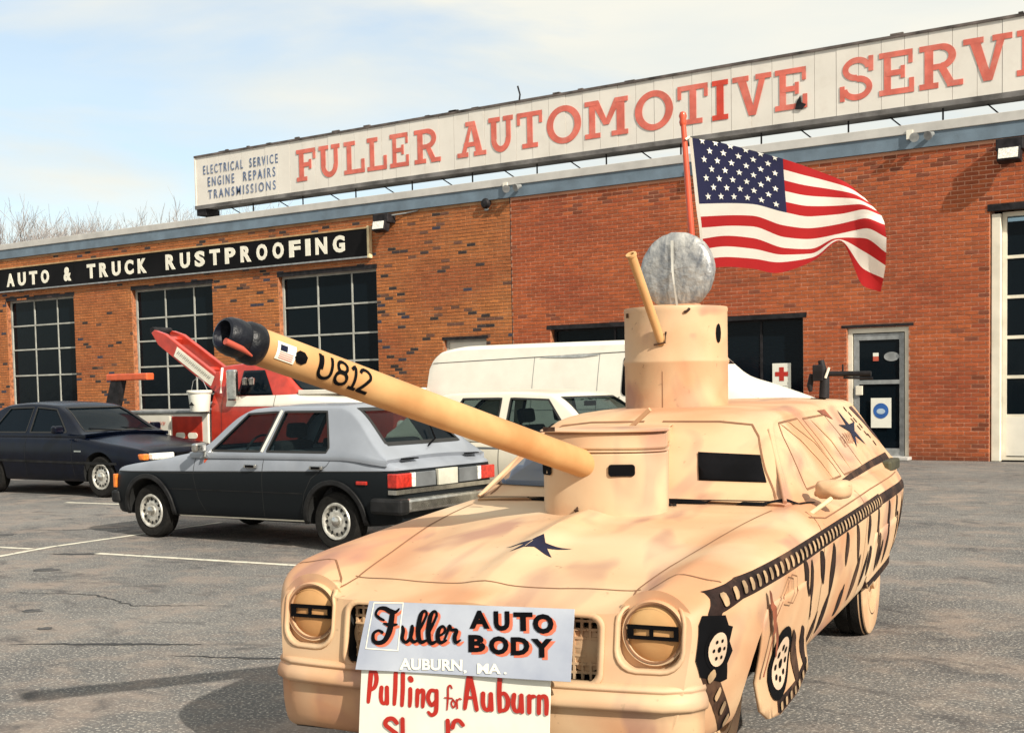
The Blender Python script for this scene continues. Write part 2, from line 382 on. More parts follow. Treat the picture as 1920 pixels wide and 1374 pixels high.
def linemat():
    M = mat('worn_line_paint', (.62, .58, .48), .8, var=.08, vscale=9)
    t = M.node_tree; b = t.nodes['Principled BSDF']; src = b.inputs['Base Color'].links[0].from_socket
    tcn = [n for n in t.nodes if n.bl_idname == 'ShaderNodeTexCoord'][0]
    n = nd(t, 'ShaderNodeTexNoise'); n.inputs['Scale'].default_value = 14; n.inputs['Detail'].default_value = 8; n.inputs['Roughness'].default_value = .75
    r = nd(t, 'ShaderNodeValToRGB'); r.color_ramp.elements[0].position = .54; r.color_ramp.elements[1].position = .66
    r.color_ramp.elements[0].color = (0, 0, 0, 1)
    x = nd(t, 'ShaderNodeMix', data_type='RGBA'); x.inputs['B'].default_value = (.13, .12, .11, 1)
    t.links.new(tcn.outputs['Object'], n.inputs['Vector']); t.links.new(n.outputs['Fac'], r.inputs['Fac']); t.links.new(r.outputs['Color'], x.inputs['Factor'])
    t.links.new(src, x.inputs['A']); t.links.new(x.outputs['Result'], b.inputs['Base Color']); return M
LINE = linemat()
def parking_line(pts, wd=.085):
    rnd = random.Random(len(pts)*7+int(pts[0][0]*10)); dp = dense(pts, .12); ws = [wd*(1+rnd.uniform(-.1, .1)) for _ in dp]
    vs, fs = ribbon2d(dp, ws); mb = MB(); mb.add([(x, y, .004) for x, y in vs], fs); return struct(mb.obj('parking_line', LINE))
parking_line([(-10.45, 7.97), (-7.79, 8.27), (-5.6, 8.5)])
parking_line([(-14.2, 7.65), (-11.84, 7.83), (-11.40, 7.90)])
parking_line([(-11.15, 7.30), (-11.36, 8.1), (-11.42, 9.1), (-11.55, 10.6)])
parking_line([(-15.9, 11.62), (-14.4, 11.80)], .1)
# tar filled cracks and a patch in the asphalt
TAR = mat('tar', (.028, .026, .026), .7, var=.3, vscale=20)
def crack(pts, wd):
    rnd = random.Random(int(pts[0][0]*100)); dp = dense(pts, .05)
    dp = [p+Vector((rnd.uniform(-.012, .012), rnd.uniform(-.018, .018))) for p in dp]; n = len(dp)
    ws = [wd*math.sin(PI*(i+.3)/(n+.6))*rnd.uniform(.5, 1.3) for i in range(n)]
    vs, fs = ribbon2d(dp, ws); mb = MB(); mb.add([(x, y, .003) for x, y in vs], fs); return struct(mb.obj('pavement_crack', TAR))
crack([(-7.15, 4.75), (-6.6, 5.05), (-6.05, 5.35)], .06)
crack([(-2.0, 8.2), (-1.2, 8.9), (-.9, 9.8), (.2, 10.4)], .03)
crack([(-1.6, 11.5), (-.4, 12.2), (1.5, 12.0)], .03)
crack([(-13.5, 8.9), (-12.6, 9.2), (-12.0, 9.9), (-11.8, 10.8)], .03)
crack([(-9.2, 6.0), (-8.3, 6.3), (-7.6, 6.1), (-6.9, 6.5)], .022)
crack([(-6.0, 5.0), (-5.4, 5.25), (-4.9, 5.6)], .035)
crack([(-10.9, 7.72), (-10.6, 7.85), (-10.35, 8.0)], .10)

OIL = mat('oil_stain', (.075, .069, .066), .7, var=.3, vscale=6)
rs_ = random.Random(8)
for x, y, r in ((-9.9, 7.0, .12), (-8.1, 5.6, .07), (-12.9, 8.6, .11), (-1.0, 7.3, .09), (-1.9, 9.6, .16), (-.6, 10.9, .1), (-7.4, 5.2, .05)):
    n_ = 18; k_ = [rs_.uniform(.6, 1.15) for _ in range(n_)]
    struct(MB().add([(x+math.cos(2*PI*i/n_)*r*k_[i]*1.3, y+math.sin(2*PI*i/n_)*r*k_[i], .0032) for i in range(n_)], [tuple(range(n_))]).obj('oil_stain', OIL))
# ---------------------------------------------------------------- the garage building
D = 24.6; RZ = 5.9
bld = thing('garage_building', 'long low red brick garage with blue grey fascia, tall dark windows and a glass door', 'building', (-17, D, 0))
def inb(o): o.location = (17, -D, 0); return o
XL, XR = -44.0, -2.5; SEAMX = -16.85
OPEN = [(-36.27, -32.9, 1.25, 4.58), (-30.22, -26.85, 1.05, 4.58), (-24.31, -20.93, 1.05, 4.58), (-18.85, -17.6, 1.9, 2.72),
        (-15.79, -9.78, 1.0, 2.85), (-8.87, -7.66, 0, 2.58), (-6.16, -2.55, 0, 4.62), (-42.2, -38.8, 1.25, 4.58)]
def hit_open(x0, x1, z0, z1): return any(x1 > a+.003 and x0 < b-.003 and z1 > c+.003 and z0 < d-.003 for a, b, c, d in OPEN)
def wall_mesh(x0, x1, z0, z1, y0, mb):
    xs = sorted({x0, x1, *[min(max(v, x0), x1) for a, b, c, d in OPEN for v in (a, b)]}); zs = sorted({z0, z1, *[v for a, b, c, d in OPEN for v in (c, d)]})
    for i in range(len(xs)-1):
        for j in range(len(zs)-1):
            cx, cz = (xs[i]+xs[i+1])/2, (zs[j]+zs[j+1])/2
            if not any(a < cx < b and c < cz < d for a, b, c, d in OPEN):
                mb.add([(xs[i], y0, zs[j]), (xs[i+1], y0, zs[j]), (xs[i+1], y0, zs[j+1]), (xs[i], y0, zs[j+1])], [(0, 1, 2, 3)])
    return mb
MORT_L = mat('old_mortar', (.52, .30, .16), .9, var=.2, vscale=2.2, col2=(.30, .15, .07), bump=.3)
MORT_R = mat('pink_mortar', (.66, .33, .21), .9, var=.12, vscale=1.2, col2=(.54, .25, .15), bump=.3)
BRICKM = mat('brick', (1, 1, 1), .85, var=.12, vscale=9, bump=.5, bscale=60, attr='Col', dirt=.18, dirtcol=(.10, .045, .025))
wl = inb(wall_mesh(XL, SEAMX, 0, RZ, D, MB()).obj('brick_wall', MORT_L, bld)); wl['label'] = 'older wing with many dark burnt bricks'
wr = inb(wall_mesh(SEAMX, XR, 0, RZ, D, MB()).obj('brick_wall', MORT_R, bld)); wr['label'] = 'newer wing of even orange red bricks'
BL, BH = .255, .08; JT = .017
rb = random.Random(3)
from mathutils import noise as mn
def brick_color(x, z, side):
    q = mn.noise(Vector((x*.55, z*1.1, 3)))
    if side == 'L':
        c = (.47, .135, .034); c = tuple(lerp(a, b, min(1, max(0, .5+q))) for a, b in zip((.46, .155, .040), (.35, .092, .026)))
        if rb.random() < .04*(1+6.5*max(0, mn.noise(Vector((x*.5+9, z*.8, 1)))+.1)): c = rb.choice([(.028, .018, .018), (.05, .03, .03), (.15, .06, .035), (.04, .035, .06)])
        k = rb.uniform(.86, 1.12)
    else:
        c = tuple(lerp(a, b, min(1, max(0, .5+q))) for a, b in zip((.43, .098, .025), (.32, .062, .018))); k = rb.uniform(.84, 1.14)
        if rb.random() < .02: c = (.24, .06, .025)
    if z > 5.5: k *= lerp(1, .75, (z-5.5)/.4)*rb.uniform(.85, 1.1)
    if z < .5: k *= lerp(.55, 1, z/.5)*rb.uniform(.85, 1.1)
    return tuple(v*k for v in c)
def brick_verts(x0, x1, z0, z1, yf, yb=None):
    yb = D-.001 if yb is None else yb
    e = .003
    vs = [(x0, yb, z0), (x1, yb, z0), (x1, yb, z1), (x0, yb, z1), (x0+e, yf, z0+e), (x1-e, yf, z0+e), (x1-e, yf, z1-e), (x0+e, yf, z1-e)]
    return vs, [(4, 5, 6, 7), (0, 1, 5, 4), (1, 2, 6, 5), (2, 3, 7, 6), (3, 0, 4, 7)]
bricks = []
for row in range(int(RZ/BH)):
    z0 = row*BH; z1 = z0+BH
    for side, xa, xb in (('L', XL, SEAMX-.004), ('R', SEAMX+.004, XR)):
        x = xa-(BL/2 if row % 2 else 0)+(0 if side == 'L' else .03)
        while x < xb:
            a, b = max(x, xa), min(x+BL, xb); x += BL
            if b-a < .05: continue
            segs = [(a, b)]
            for o0, o1, c, d in OPEN:
                if z1 > c+.02 and z0 < d-.02:
                    ns = []
                    for s0, s1 in segs:
                        if s1 <= o0 or s0 >= o1: ns.append((s0, s1))
                        else:
                            if o0-s0 > .04: ns.append((s0, o0))
                            if s1-o1 > .04: ns.append((o1, s1))
                    segs = ns
            for s0, s1 in segs: bricks.append((s0+JT/2, s1-JT/2, z0+JT/2, z1-JT/2, side))
# the 300 that show largest in the picture are single bricks, the rest one joined surface
vis = sorted([b for b in bricks if b[1] < -5.66 and b[4] == 'R' and not(b[3] < .9 and b[0] < -8) and b[1]-b[0] > .1], key=lambda b: -b[0]-(.0 if b[2] < 5.3 else 9))
near = set(id(b) for b in vis[:300]); near_list = vis[:300]
def colattr(me, cols, per):
    a = me.color_attributes.new('Col', 'FLOAT_COLOR', 'CORNER'); buf = []
    for c in cols: buf += [c[0], c[1], c[2], 1]*per
    a.data.foreach_set('color', buf)
variants = {}
def variant(w_, c):
    key = (round(w_, 3), c)
    if key not in variants:
        hw = w_/2; vs, fs = brick_verts(-hw, hw, -(BH-JT)/2, (BH-JT)/2, -.012, -.001+0)
        me = bpy.data.meshes.new('brick'); me.from_pydata(vs, [], fs); me.materials.append(BRICKM)
        colattr(me, [PALR[c]]*5, 4); variants[key] = me
    return variants[key]
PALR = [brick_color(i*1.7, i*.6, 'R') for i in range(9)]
for b in near_list:
    o = bpy.data.objects.new('brick', variant(b[1]-b[0], rb.randrange(9))); COL.objects.link(o); o.parent = wr
    o.location = ((b[0]+b[1])/2, D, (b[2]+b[3])/2)
    o.scale = (1, rb.uniform(.6, 1.25), 1)
for side, par in (('L', wl), ('R', wr)):
    mb = MB(); cols = []
    for b in bricks:
        if b[4] == side and id(b) not in near:
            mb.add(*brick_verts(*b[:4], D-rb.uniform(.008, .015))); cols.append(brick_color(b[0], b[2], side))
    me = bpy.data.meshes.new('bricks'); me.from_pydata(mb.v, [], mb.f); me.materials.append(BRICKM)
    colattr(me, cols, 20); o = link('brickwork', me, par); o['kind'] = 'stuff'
# reveals, room behind, roof slab
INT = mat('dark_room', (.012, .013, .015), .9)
REVEAL = mat('brick_reveal', (.34, .12, .05), .9, var=.3, vscale=12)
for a, b, c, d in OPEN:
    mb = MB()
    mb.add([(a, D, c), (a, D+.35, c), (a, D+.35, d), (a, D, d), (b, D, c), (b, D+.35, c), (b, D+.35, d), (b, D, d)], [(0, 1, 2, 3), (4, 5, 6, 7), (3, 2, 6, 7), (0, 1, 5, 4)])
    inb(mb.obj('reveal', REVEAL, bld))
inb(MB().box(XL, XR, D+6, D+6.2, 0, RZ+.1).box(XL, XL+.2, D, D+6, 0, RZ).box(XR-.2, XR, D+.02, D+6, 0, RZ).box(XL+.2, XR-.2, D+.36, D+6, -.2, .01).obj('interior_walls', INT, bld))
ROOFM = mat('grey_roofing', (.20, .20, .19), .8, var=.15)
inb(MB().box(XL-.1, XR+.1, D-.02, D+14, RZ+.005, RZ+.38).obj('roof', ROOFM, bld))
inb(MB().box(XL-.12, XR+.12, D-.07, D-.021, RZ, RZ+.27).obj('fascia', FASC, bld))
inb(MB().box(XL-.14, XR+.14, D-.10, D+.3, RZ+.272, RZ+.45).obj('coping', COPING, bld, bevel=.01))
inb(MB().box(SEAMX-.012, SEAMX+.006, D-.006, D+.0, 0, RZ).obj('expansion_joint', DKSEAM, bld))
def window(name, a, b, c, d, cols_, rows_, yw=.16, fm=FRAMEM, fw_=.07, mw=.045, glass=BGLASS, label=None, panel_rows=0):
    f = MB()
    f.box(a, a+fw_, D+yw-.03, D+yw+.03, c, d).box(b-fw_, b, D+yw-.03, D+yw+.03, c, d).box(a+fw_, b-fw_, D+yw-.03, D+yw+.03, d-fw_, d).box(a+fw_, b-fw_, D+yw-.03, D+yw+.03, c, c+fw_)
    wo = inb(f.obj(name, fm, bld))
    if label: wo['label'] = label
    xs = cols_; zs = rows_
    rm = random.Random(int(a*10))
    for x in xs[1:-1]: MB().box(x-mw/2, x+mw/2, D+yw-.022, D+yw+.022, c+fw_, d-fw_).obj('mullion', fm, wo)
    for z in zs[1:-1]:
        for i in range(len(xs)-1):
            MB().box(xs[i]+(mw/2 if i else fw_), xs[i+1]-(mw/2 if i < len(xs)-2 else fw_), D+yw-.02, D+yw+.02, z-mw/2, z+mw/2).obj('glazing_bar', fm, wo)
    for i in range(len(xs)-1):
        for j in range(len(zs)-1):
            t = [rm.uniform(-.006, .006) for _ in range(3)]
            vs = [(xs[i], D+yw+t[0], zs[j]), (xs[i+1], D+yw+t[1], zs[j]), (xs[i+1], D+yw+t[1]+t[2], zs[j+1]), (xs[i], D+yw+t[0]+t[2], zs[j+1])]
            MB().add(vs, [(0, 1, 2, 3)]).obj('pane', glass, wo)
    return wo
window('window', -36.27, -32.9, 1.25, 4.58, [-36.27, -35.05, -33.9, -32.9], [1.25, 2.21, 3.02, 3.77, 4.58], label='garage window at the far left')
window('window', -30.22, -26.85, 1.05, 4.58, [-30.22, -28.95, -27.75, -26.85], [1.05, 1.53, 2.34, 3.08, 3.74, 4.58], label='garage window behind the tow truck')
window('window', -24.31, -20.93, 1.05, 4.58, [-24.31, -23.05, -21.87, -20.93], [1.05, 1.6, 2.31, 3.0, 3.75, 4.58], label='garage window behind the gun barrel')
window('window', -18.85, -17.6, 1.9, 2.72, [-18.85, -17.6], [1.9, 2.72], fm=FRAMEM, glass=WHITE, yw=.12, label='small pale boarded window')
window('window', -42.2, -38.8, 1.25, 4.58, [-42.2, -41, -39.9, -38.8], [1.25, 2.21, 3.02, 3.77, 4.58])
window('shop_window', -15.79, -9.78, 1.0, 2.85, [-15.79, -14.2, -12.5, -10.74, -9.78], [1.0, 2.85], fm=DKMETAL, mw=.05, fw_=.06, label='wide shop window in a dark frame')
# glass door
DR = inb(MB().box(-8.87, -8.78, D+.05, D+.15, 0, 2.58).box(-7.75, -7.66, D+.05, D+.15, 0, 2.58).box(-8.78, -7.75, D+.05, D+.15, 2.47, 2.58).obj('door_frame', WFRAME, bld))
dl = MB().box(-8.76, -8.66, D+.07, D+.12, .02, 2.45).box(-7.86, -7.77, D+.07, D+.12, .02, 2.45).box(-8.66, -7.86, D+.07, D+.12, 2.33, 2.45).box(-8.66, -7.86, D+.07, D+.12, 1.47, 1.55).box(-8.66, -7.86, D+.07, D+.12, .02, .22)
do = inb(dl.obj('door', GREYM, bld)); do['label'] = 'glass shop door with a metal frame and mid rail'
MB().add([(-8.66, D+.1, .2), (-7.86, D+.1, .2), (-7.86, D+.1, 1.5), (-8.66, D+.1, 1.5)], [(0, 1, 2, 3)]).obj('pane', BGLASS, do)
MB().add([(-8.66, D+.1, 1.5), (-7.86, D+.1, 1.5), (-7.86, D+.1, 2.36), (-8.66, D+.1, 2.36)], [(0, 1, 2, 3)]).obj('pane', BGLASS, do)
MB().box(-8.72, -8.58, D+.03, D+.07, 1.26, 1.44).obj('handle', WFRAME, do, bevel=.008)
inb(MB().box(-8.98, -7.56, D-.02, D+.05, 2.58, 2.63).obj('door_lintel', DKMETAL, bld))
inb(MB().box(-8.9, -7.6, D-.25, D+.3, .005, .07).obj('door_step', COPING, bld, bevel=.01))
# white steel post beside the roller door and the roller door itself
inb(MB().box(-6.14, -5.98, D+.03, D+.16, 0, 4.55).obj('door_post', WFRAME, bld, bevel=.01))
rd_ = window('roller_door', -5.98, -2.55, .02, 4.58, [-5.98, -4.9, -3.7, -2.55], [.02, .84, 1.56, 2.29, 3.03, 3.76, 4.58], yw=.2, fm=WFRAME, fw_=.08, mw=.06, label='tall glazed roller door at the right edge')
MB().box(-5.9, -2.6, D+.17, D+.19, .08, .82).obj('bottom_panel', WHITE, rd_)
inb(MB().box(-6.2, XR, D-.03, D+.03, 4.60, 4.72).obj('steel_lintel', DKMETAL, bld))
for a, b in ((-36.3, -32.85), (-30.25, -26.8), (-24.35, -20.9)): inb(MB().box(a, b, D-.014, D+.02, 4.565, 4.68).obj('steel_lintel', DKMETAL, bld))
inb(MB().box(-15.9, -9.7, D-.016, D+.02, 2.83, 2.93).obj('steel_lintel', DKMETAL, bld))
inb(MB().box(-18.9, -17.55, D-.016, D+.02, 2.71, 2.78).obj('steel_lintel', DKMETAL, bld))
# fluorescent tube seen through the roller door
tubeM = bpy.data.materials.new('lit_tube'); tubeM.use_nodes = True; pb = tubeM.node_tree.nodes['Principled BSDF']; pb.inputs['Emission Color'].default_value = (.85, 1, .95, 1); pb.inputs['Emission Strength'].default_value = 6
cl = thing('ceiling_light', 'lit white tube lamp seen through the top pane of the roller door', 'lamp', (-5.4, 26.2, 4.6)); 
MB().box(-.9, .9, -.08, .08, .06, .12).obj('housing', WHITE, cl); MB().tube([(-.85, 0, 0), (.85, 0, 0)], .035, 10).obj('tube', tubeM, cl, 40)
# shop interior things that show through the wide window: leaning blinds
bl = thing('window_blind', 'slanted pale slatted blind behind the shop window', 'blind', (-11.8, D+.6, 2.2))
for i in range(9):
    MB().box(-1.9, 1.9, -.02, .02, -.014, .014, M=Matrix.Translation((0, .02*i, .45-i*.10)) @ Matrix.Rotation(.35, 4, 'X')).obj('slat', GREYM, bl)

# stickers and posters
def flat(name, label, cat, mb, mats): return tag(mb.obj(name, mats), label, cat)
p = thing('red_cross_poster', 'white poster with a red cross taped inside the shop window', 'poster', (-10.3, D+.14, 1.33))
MB().box(-.2, .2, -.004, .004, 0, .6).obj('sheet', BOARD, p); c_ = MB().box(-.05, .05, -.009, -.005, .24, .52).box(-.14, -.0505, -.009, -.005, .335, .425).box(.0505, .14, -.009, -.005, .335, .425).obj('cross', VRED, p)
mb = MB(); [mb.box(-.13+.0*k, .13-.05*(k % 2), -.0075, -.0045, .06+.035*k, .068+.035*k) for k in range(3)]; mb.obj('print', GREYM, p)
p = thing('blue_disc_sign', 'white notice with a blue ring low in the glass door', 'sign', (-8.22, D+.065, .62))
MB().box(-.2, .2, -.004, .004, 0, .58).obj('sheet', BOARD, p)
mb = MB(); r0 = [(.15*math.cos(a*PI/16), -.009, .33+.15*math.sin(a*PI/16)) for a in range(32)]; mb.add(r0, [tuple(range(32))]); mb.obj('disc', mat('sign_blue', (.02, .10, .35), .5), p)
mb = MB(); mb.add([(.085*math.cos(a*PI/12), -.012, .32+.055*math.sin(a*PI/12)) for a in range(24)], [tuple(range(24))]); mb.obj('oval', mat('pale_blue', (.4, .5, .6), .5), p)
p = thing('window_sticker', 'small red and white sticker in the upper door pane', 'sticker', (-8.33, D+.09, 1.92)); MB().box(-.055, .055, -.002, .002, .09, .16).obj('white_half', BOARD, p); MB().box(-.055, .055, -.002, .002, 0, .088).obj('red_half', mat('dull_red', (.5, .09, .05), .6), p)
p = MB(); p.add([(-8.02+.15*math.cos(a*PI/12), D+.09, 2.0+.09*math.sin(a*PI/12)) for a in range(24)], [tuple(range(24))]); tag(p.obj('oval_sticker', GREYM), 'faint grey oval decal in the upper door pane', 'sticker')

# ---------------------------------------------------------------- AUTO & TRUCK RUSTPROOFING sign
s2 = thing('rustproofing_sign', 'long black wooden sign with ivory letters AUTO & TRUCK RUSTPROOFING above the windows', 'sign', (-29, D-.05, 4.85))
x0, x1, z0, z1 = -38.5, -21.1, 4.84, 5.60
def P2(o): o.location = -Vector((-29, D-.05, 4.85)); return o
for i in range(6):
    a = lerp(x0, x1, i/6); b = lerp(x0, x1, (i+1)/6); P2(MB().box(a+.003, b-.003, D-.11, D-.02, z0+.04, z1-.04).obj('panel', SBLACK, s2))
P2(MB().box(x0, x1, D-.13, D-.02, z1-.04, z1).obj('top_rim', mat('tan_rim', (.42, .27, .13), .6), s2)); P2(MB().box(x0, x1, D-.13, D-.02, z0, z0+.04).obj('bottom_rim', GREYM, s2)); P2(MB().box(x1, x1+.07, D-.13, D-.02, z0-.01, z1+.02).obj('end_rim', mat('cream_rim', (.72, .58, .34), .6), s2))
for s, a, b, h0, h1 in (('AUTO', -36.14, -33.80, 5.00, 5.41), ('&', -33.26, -32.74, 5.0, 5.42), ('TRUCK', -32.16, -29.30, 5.01, 5.43), ('RUSTPROOFING', -28.68, -21.75, 5.03, 5.46)):
    n = len(s); tot = sum(.55 if c in 'I' else 1 for c in s); x = a; unit = (b-a)/(tot+.0)
    for ch in s:
        wdt = unit*(.55 if ch == 'I' else 1); mb = MB()
        iw = .28*unit if ch == 'I' else unit*.66; ix = x+(wdt-iw)/2
        put_text(mb, ch, lambda u, v, h: (u, D-.118-h, v), ix, ix+iw, h0, h1, bold=.045, depth=.007); P2(mb.obj('letter', IVORY, s2)); x += wdt

# ---------------------------------------------------------------- roof sign FULLER AUTOMOTIVE SERVICE
s1 = thing('roof_sign', 'long white rooftop billboard reading FULLER AUTOMOTIVE SERVICE in faded red', 'sign', (-15, D+.1, 6.35))
def P1(o): o.location = -Vector((-15, D+.1, 6.35)); return o
SX0, SX1, SZ0, SZ1 = -27.45, -1.5, 6.66, 8.1; FY = D+.1
n = 58
rs = random.Random(5)
for i in range(n):
    a = lerp(SX0+1.2*0, SX1, i/n); b = lerp(SX0, SX1, (i+1)/n); k = rs.uniform(-.004, .004)
    P1(MB().box(a+.004, b-.004, FY+k, FY+.05, SZ0+.07, SZ1-.05).obj('panel', SIGNW, s1))
P1(MB().box(SX0, SX1, FY+.055, FY+.42, SZ0+.02, SZ1-.02).obj('backing', SIGNRIM, s1))
P1(MB().box(SX0-.05, SX1, FY-.03, FY+.45, SZ1-.05, SZ1+.0).obj('top_rim', SIGNRIM, s1))
P1(MB().box(SX0-.05, SX1, FY-.045, FY+.45, SZ0-.03, SZ0+.07).obj('bottom_rim', mat('grey_sign_sill', (.17, .16, .155), .7, .1, var=.35, vscale=1.5, dirt=.7), s1))
P1(MB().box(SX0-.05, SX0-.004, FY-.02, FY+.45, SZ0+.07, SZ1-.05).obj('end_rim', SIGNW, s1))
for k in range(26):   # ragged flashing along the top edge
    x = rs.uniform(SX0, SX1); l = rs.uniform(.05, .3); P1(MB().box(x, x+l, FY-.034, FY+.02, SZ1-.002, SZ1+rs.uniform(.012, .035), M=None).obj('flashing', SIGNRIM, s1))
x = SX0+.25
while x < SX1:
    P1(MB().tube([(x, FY+.1, 6.30), (x, FY+.1, SZ0-.02)], .018, 6).obj('post', DKMETAL, s1)); P1(MB().tube([(x+1.15, FY+.9, 6.22), (x+.75, FY+.3, SZ0-.02)], .014, 6).obj('brace', DKMETAL, s1)); x += 1.83
P1(MB().box(SX0-.02, SX0+.35, FY-.0, FY+.5, SZ0-.2, SZ0-.03).obj('end_bracket', DKMETAL, s1))
def arcp(cx, cy, rx, ry, a0, a1, t, n=18):
    o_ = [(cx+rx*math.cos(math.radians(lerp(a0, a1, i/n))), cy+ry*math.sin(math.radians(lerp(a0, a1, i/n)))) for i in range(n+1)]
    i_ = [(cx+(rx-t)*math.cos(math.radians(lerp(a0, a1, i/n))), cy+(ry-t*.85)*math.sin(math.radians(lerp(a0, a1, i/n)))) for i in range(n, -1, -1)]
    return o_+i_
def rc(x0, y0, x1, y1): return [(x0, y0), (x1, y0), (x1, y1), (x0, y1)]
def slab(ch):
    T = .2; S = .13
    if ch == 'F': return [rc(.14, 0, .14+T+.04, 1), rc(0, 0, .55, S), rc(0, 1-S, 1, 1), rc(.87, .66, 1, 1), rc(.2, .44, .72, .58), rc(.66, .36, .78, .66)]
    if ch == 'E': return [rc(.14, 0, .14+T, 1), rc(0, 0, 1, S), rc(0, 1-S, .96, 1), rc(.84, .68, .96, 1), rc(.86, 0, 1, .34), rc(.2, .44, .68, .57), rc(.62, .36, .74, .65)]
    if ch == 'L': return [rc(.14, 0, .14+T+.02, 1), rc(0, 0, 1, S), rc(0, 1-S, .55, 1), rc(.84, 0, 1, .42)]
    if ch == 'I': return [rc(.28, 0, .72, 1), rc(0, 0, 1, S), rc(0, 1-S, 1, 1)]
    if ch == 'T': return [rc(.4, 0, .62, 1), rc(.2, 0, .82, S), rc(0, 1-S, 1, 1), rc(0, .66, .12, 1), rc(.88, .66, 1, 1)]
    if ch == 'U': return [rc(.1, .38, .1+T+.02, 1), rc(.72, .38, .9, 1), arcp(.5, .4, .4, .4, 180, 360, .2), rc(0, 1-S, .46, 1), rc(.6, 1-S, 1, 1)]
    if ch == 'O': return [arcp(.5, .5, .5, .52, 0, 360, .19, 36)]
    if ch == 'R': return [rc(.12, 0, .12+T, 1), rc(0, 0, .44, S), rc(0, 1-S, .5, 1), rc(.3, .42, .5, .42+S), arcp(.5, .71, .34, .29, -90, 90, .17), [(.44, .44), (.62, .44), (.86, 0), (.66, 0)], rc(.64, 0, 1, S)]
    if ch == 'A': return [[(.12, 0), (.27, 0), (.5, .8), (.46, 1)], [(.46, 1), (.62, 1), (.9, 0), (.68, 0)], rc(.24, .28, .74, .41), rc(0, 0, .38, S), rc(.58, 0, 1, S), rc(.3, 1-S, .6, 1)]
    if ch == 'M': return [rc(.1, 0, .24, 1), rc(.74, 0, .92, 1), [(.14, 1), (.32, 1), (.56, .32), (.44, .32)], [(.44, .32), (.56, .32), (.86, 1), (.7, 1)], rc(0, 0, .36, S), rc(.62, 0, 1, S), rc(0, 1-S, .3, 1), rc(.7, 1-S, 1, 1)]
    if ch == 'V': return [[(.1, 1), (.32, 1), (.6, 0), (.42, 0)], [(.72, 1), (.88, 1), (.6, 0), (.48, 0)], rc(0, 1-S, .42, 1), rc(.6, 1-S, 1, 1)]
    if ch == 'S': return [arcp(.5, .73, .42, .28, 0, 270, .17), arcp(.5, .28, .45, .29, -180, 90, .17), rc(.84, .64, .98, 1), rc(0, 0, .14, .36)]
    if ch == 'C': return [arcp(.52, .5, .5, .52, 45, 315, .2, 28), rc(.85, .62, .99, 1)]
LET = [('F', -23.63, -22.96), ('U', -22.84, -22.12), ('L', -21.98, -21.3), ('L', -21.21, -20.58), ('E', -20.47, -19.88), ('R', -19.7, -18.9), ('A', -18.4, -17.56), ('U', -17.48, -16.79), ('T', -16.68, -15.99), ('O', -15.87, -14.96), ('M', -14.86, -13.77), ('O', -13.6, -12.68), ('T', -12.57, -11.87), ('I', -11.77, -11.41), ('V', -11.31, -10.46), ('E', -10.38, -9.7), ('S', -9.03, -8.35), ('E', -8.25, -7.58), ('R', -7.48, -6.67), ('V', -6.67, -5.8), ('I', -5.72, -5.40), ('C', -5.3, -4.5), ('E', -4.4, -3.7)]
for i, (ch, a, b) in enumerate(LET):
    mb = MB()
    for j, pl in enumerate(slab(ch)):
        mb.prism(pl, lambda u, v, h: (lerp(a, b, u), FY-.006-h, lerp(6.99, 7.80, v)), 0, .006+.0007*j)
    P1(mb.obj('letter', SRED if i == 13 else FRED, s1))
for s, a, b, h0, h1 in (('ELECTRICAL', -27.15, -25.6, 7.56, 7.80), ('SERVICE', -25.35, -24.3, 7.56, 7.80), ('ENGINE', -26.98, -25.95, 7.22, 7.47), ('REPAIRS', -25.6, -24.4, 7.22, 7.47), ('TRANSMISSIONS', -26.98, -24.4, 6.88, 7.12)):
    mb = MB(); put_text(mb, s, lambda u, v, h: (u, FY-.008-h, v), a, b, h0, h1, bold=.006, space=1.45, depth=.003); P1(mb.obj('lettering', FBLUE, s1))
# hole and scrap of metal on the sign, small finial above it
P1(MB().prism([(-9.95, 6.98), (-9.80, 6.96), (-9.72, 7.05), (-9.82, 7.1), (-9.84, 7.24), (-9.92, 7.12)], lambda u, v, h: (u, FY-.02-h, v), 0, .01).obj('torn_flap', DKMETAL, s1))
P1(MB().tube([(-16.75, FY+.2, SZ1), (-16.72, FY+.2, SZ1+.18), (-16.78, FY+.2, SZ1+.38)], .02, 6).obj('bent_rod', DKMETAL, s1))

# ---------------------------------------------------------------- floodlights, lamps under the roof edge
def flood(x, z, label):
    t = thing('floodlight', label, 'floodlight', (x, D-.1, z), 0)
    MB().box(-.24, .24, -.22, .1, .12, .34).obj('housing', DKMETAL, t, bevel=.02); MB().box(-.2, .2, -.3, -.10, -.14, .115, M=Matrix.Rotation(-.25, 4, 'X')).obj('hood', DKMETAL, t, bevel=.015)
    MB().box(-.17, .17, -.315, -.302, -.11, .08, M=Matrix.Rotation(-.25, 4, 'X')).obj('lens', CLEAR, t); MB().tube([(.22, -.05, .3), (.6, .06, .33), (.95, .07, .36)], .018, 6).obj('conduit', GREYM, t)
flood(-20.5, 5.5, 'dark floodlight under the fascia beside the rustproofing sign'); flood(-5.75, 5.5, 'dark floodlight under the fascia above the roller door')
def spots(x, label, n=2):
    t = thing('security_spotlight', label, 'lamp', (x, D-.13, 6.12))
    MB().box(-.06, .06, -.0, .05, -.05, .12).obj('junction_box', WHITE, t)
    for i in range(n):
        M = Matrix.Translation((.12+.28*i, -.1, -.04)) @ Matrix.Rotation(1.9, 4, 'X') @ Matrix.Rotation(.3-.6*i, 4, 'Y')
        MB().lathe([(0, -.12), (.04, -.12), (.05, -.06), (.085, .04), (.088, .05), (0, .045)], 18, M).obj('lamp_head', GREYM, t, 40)
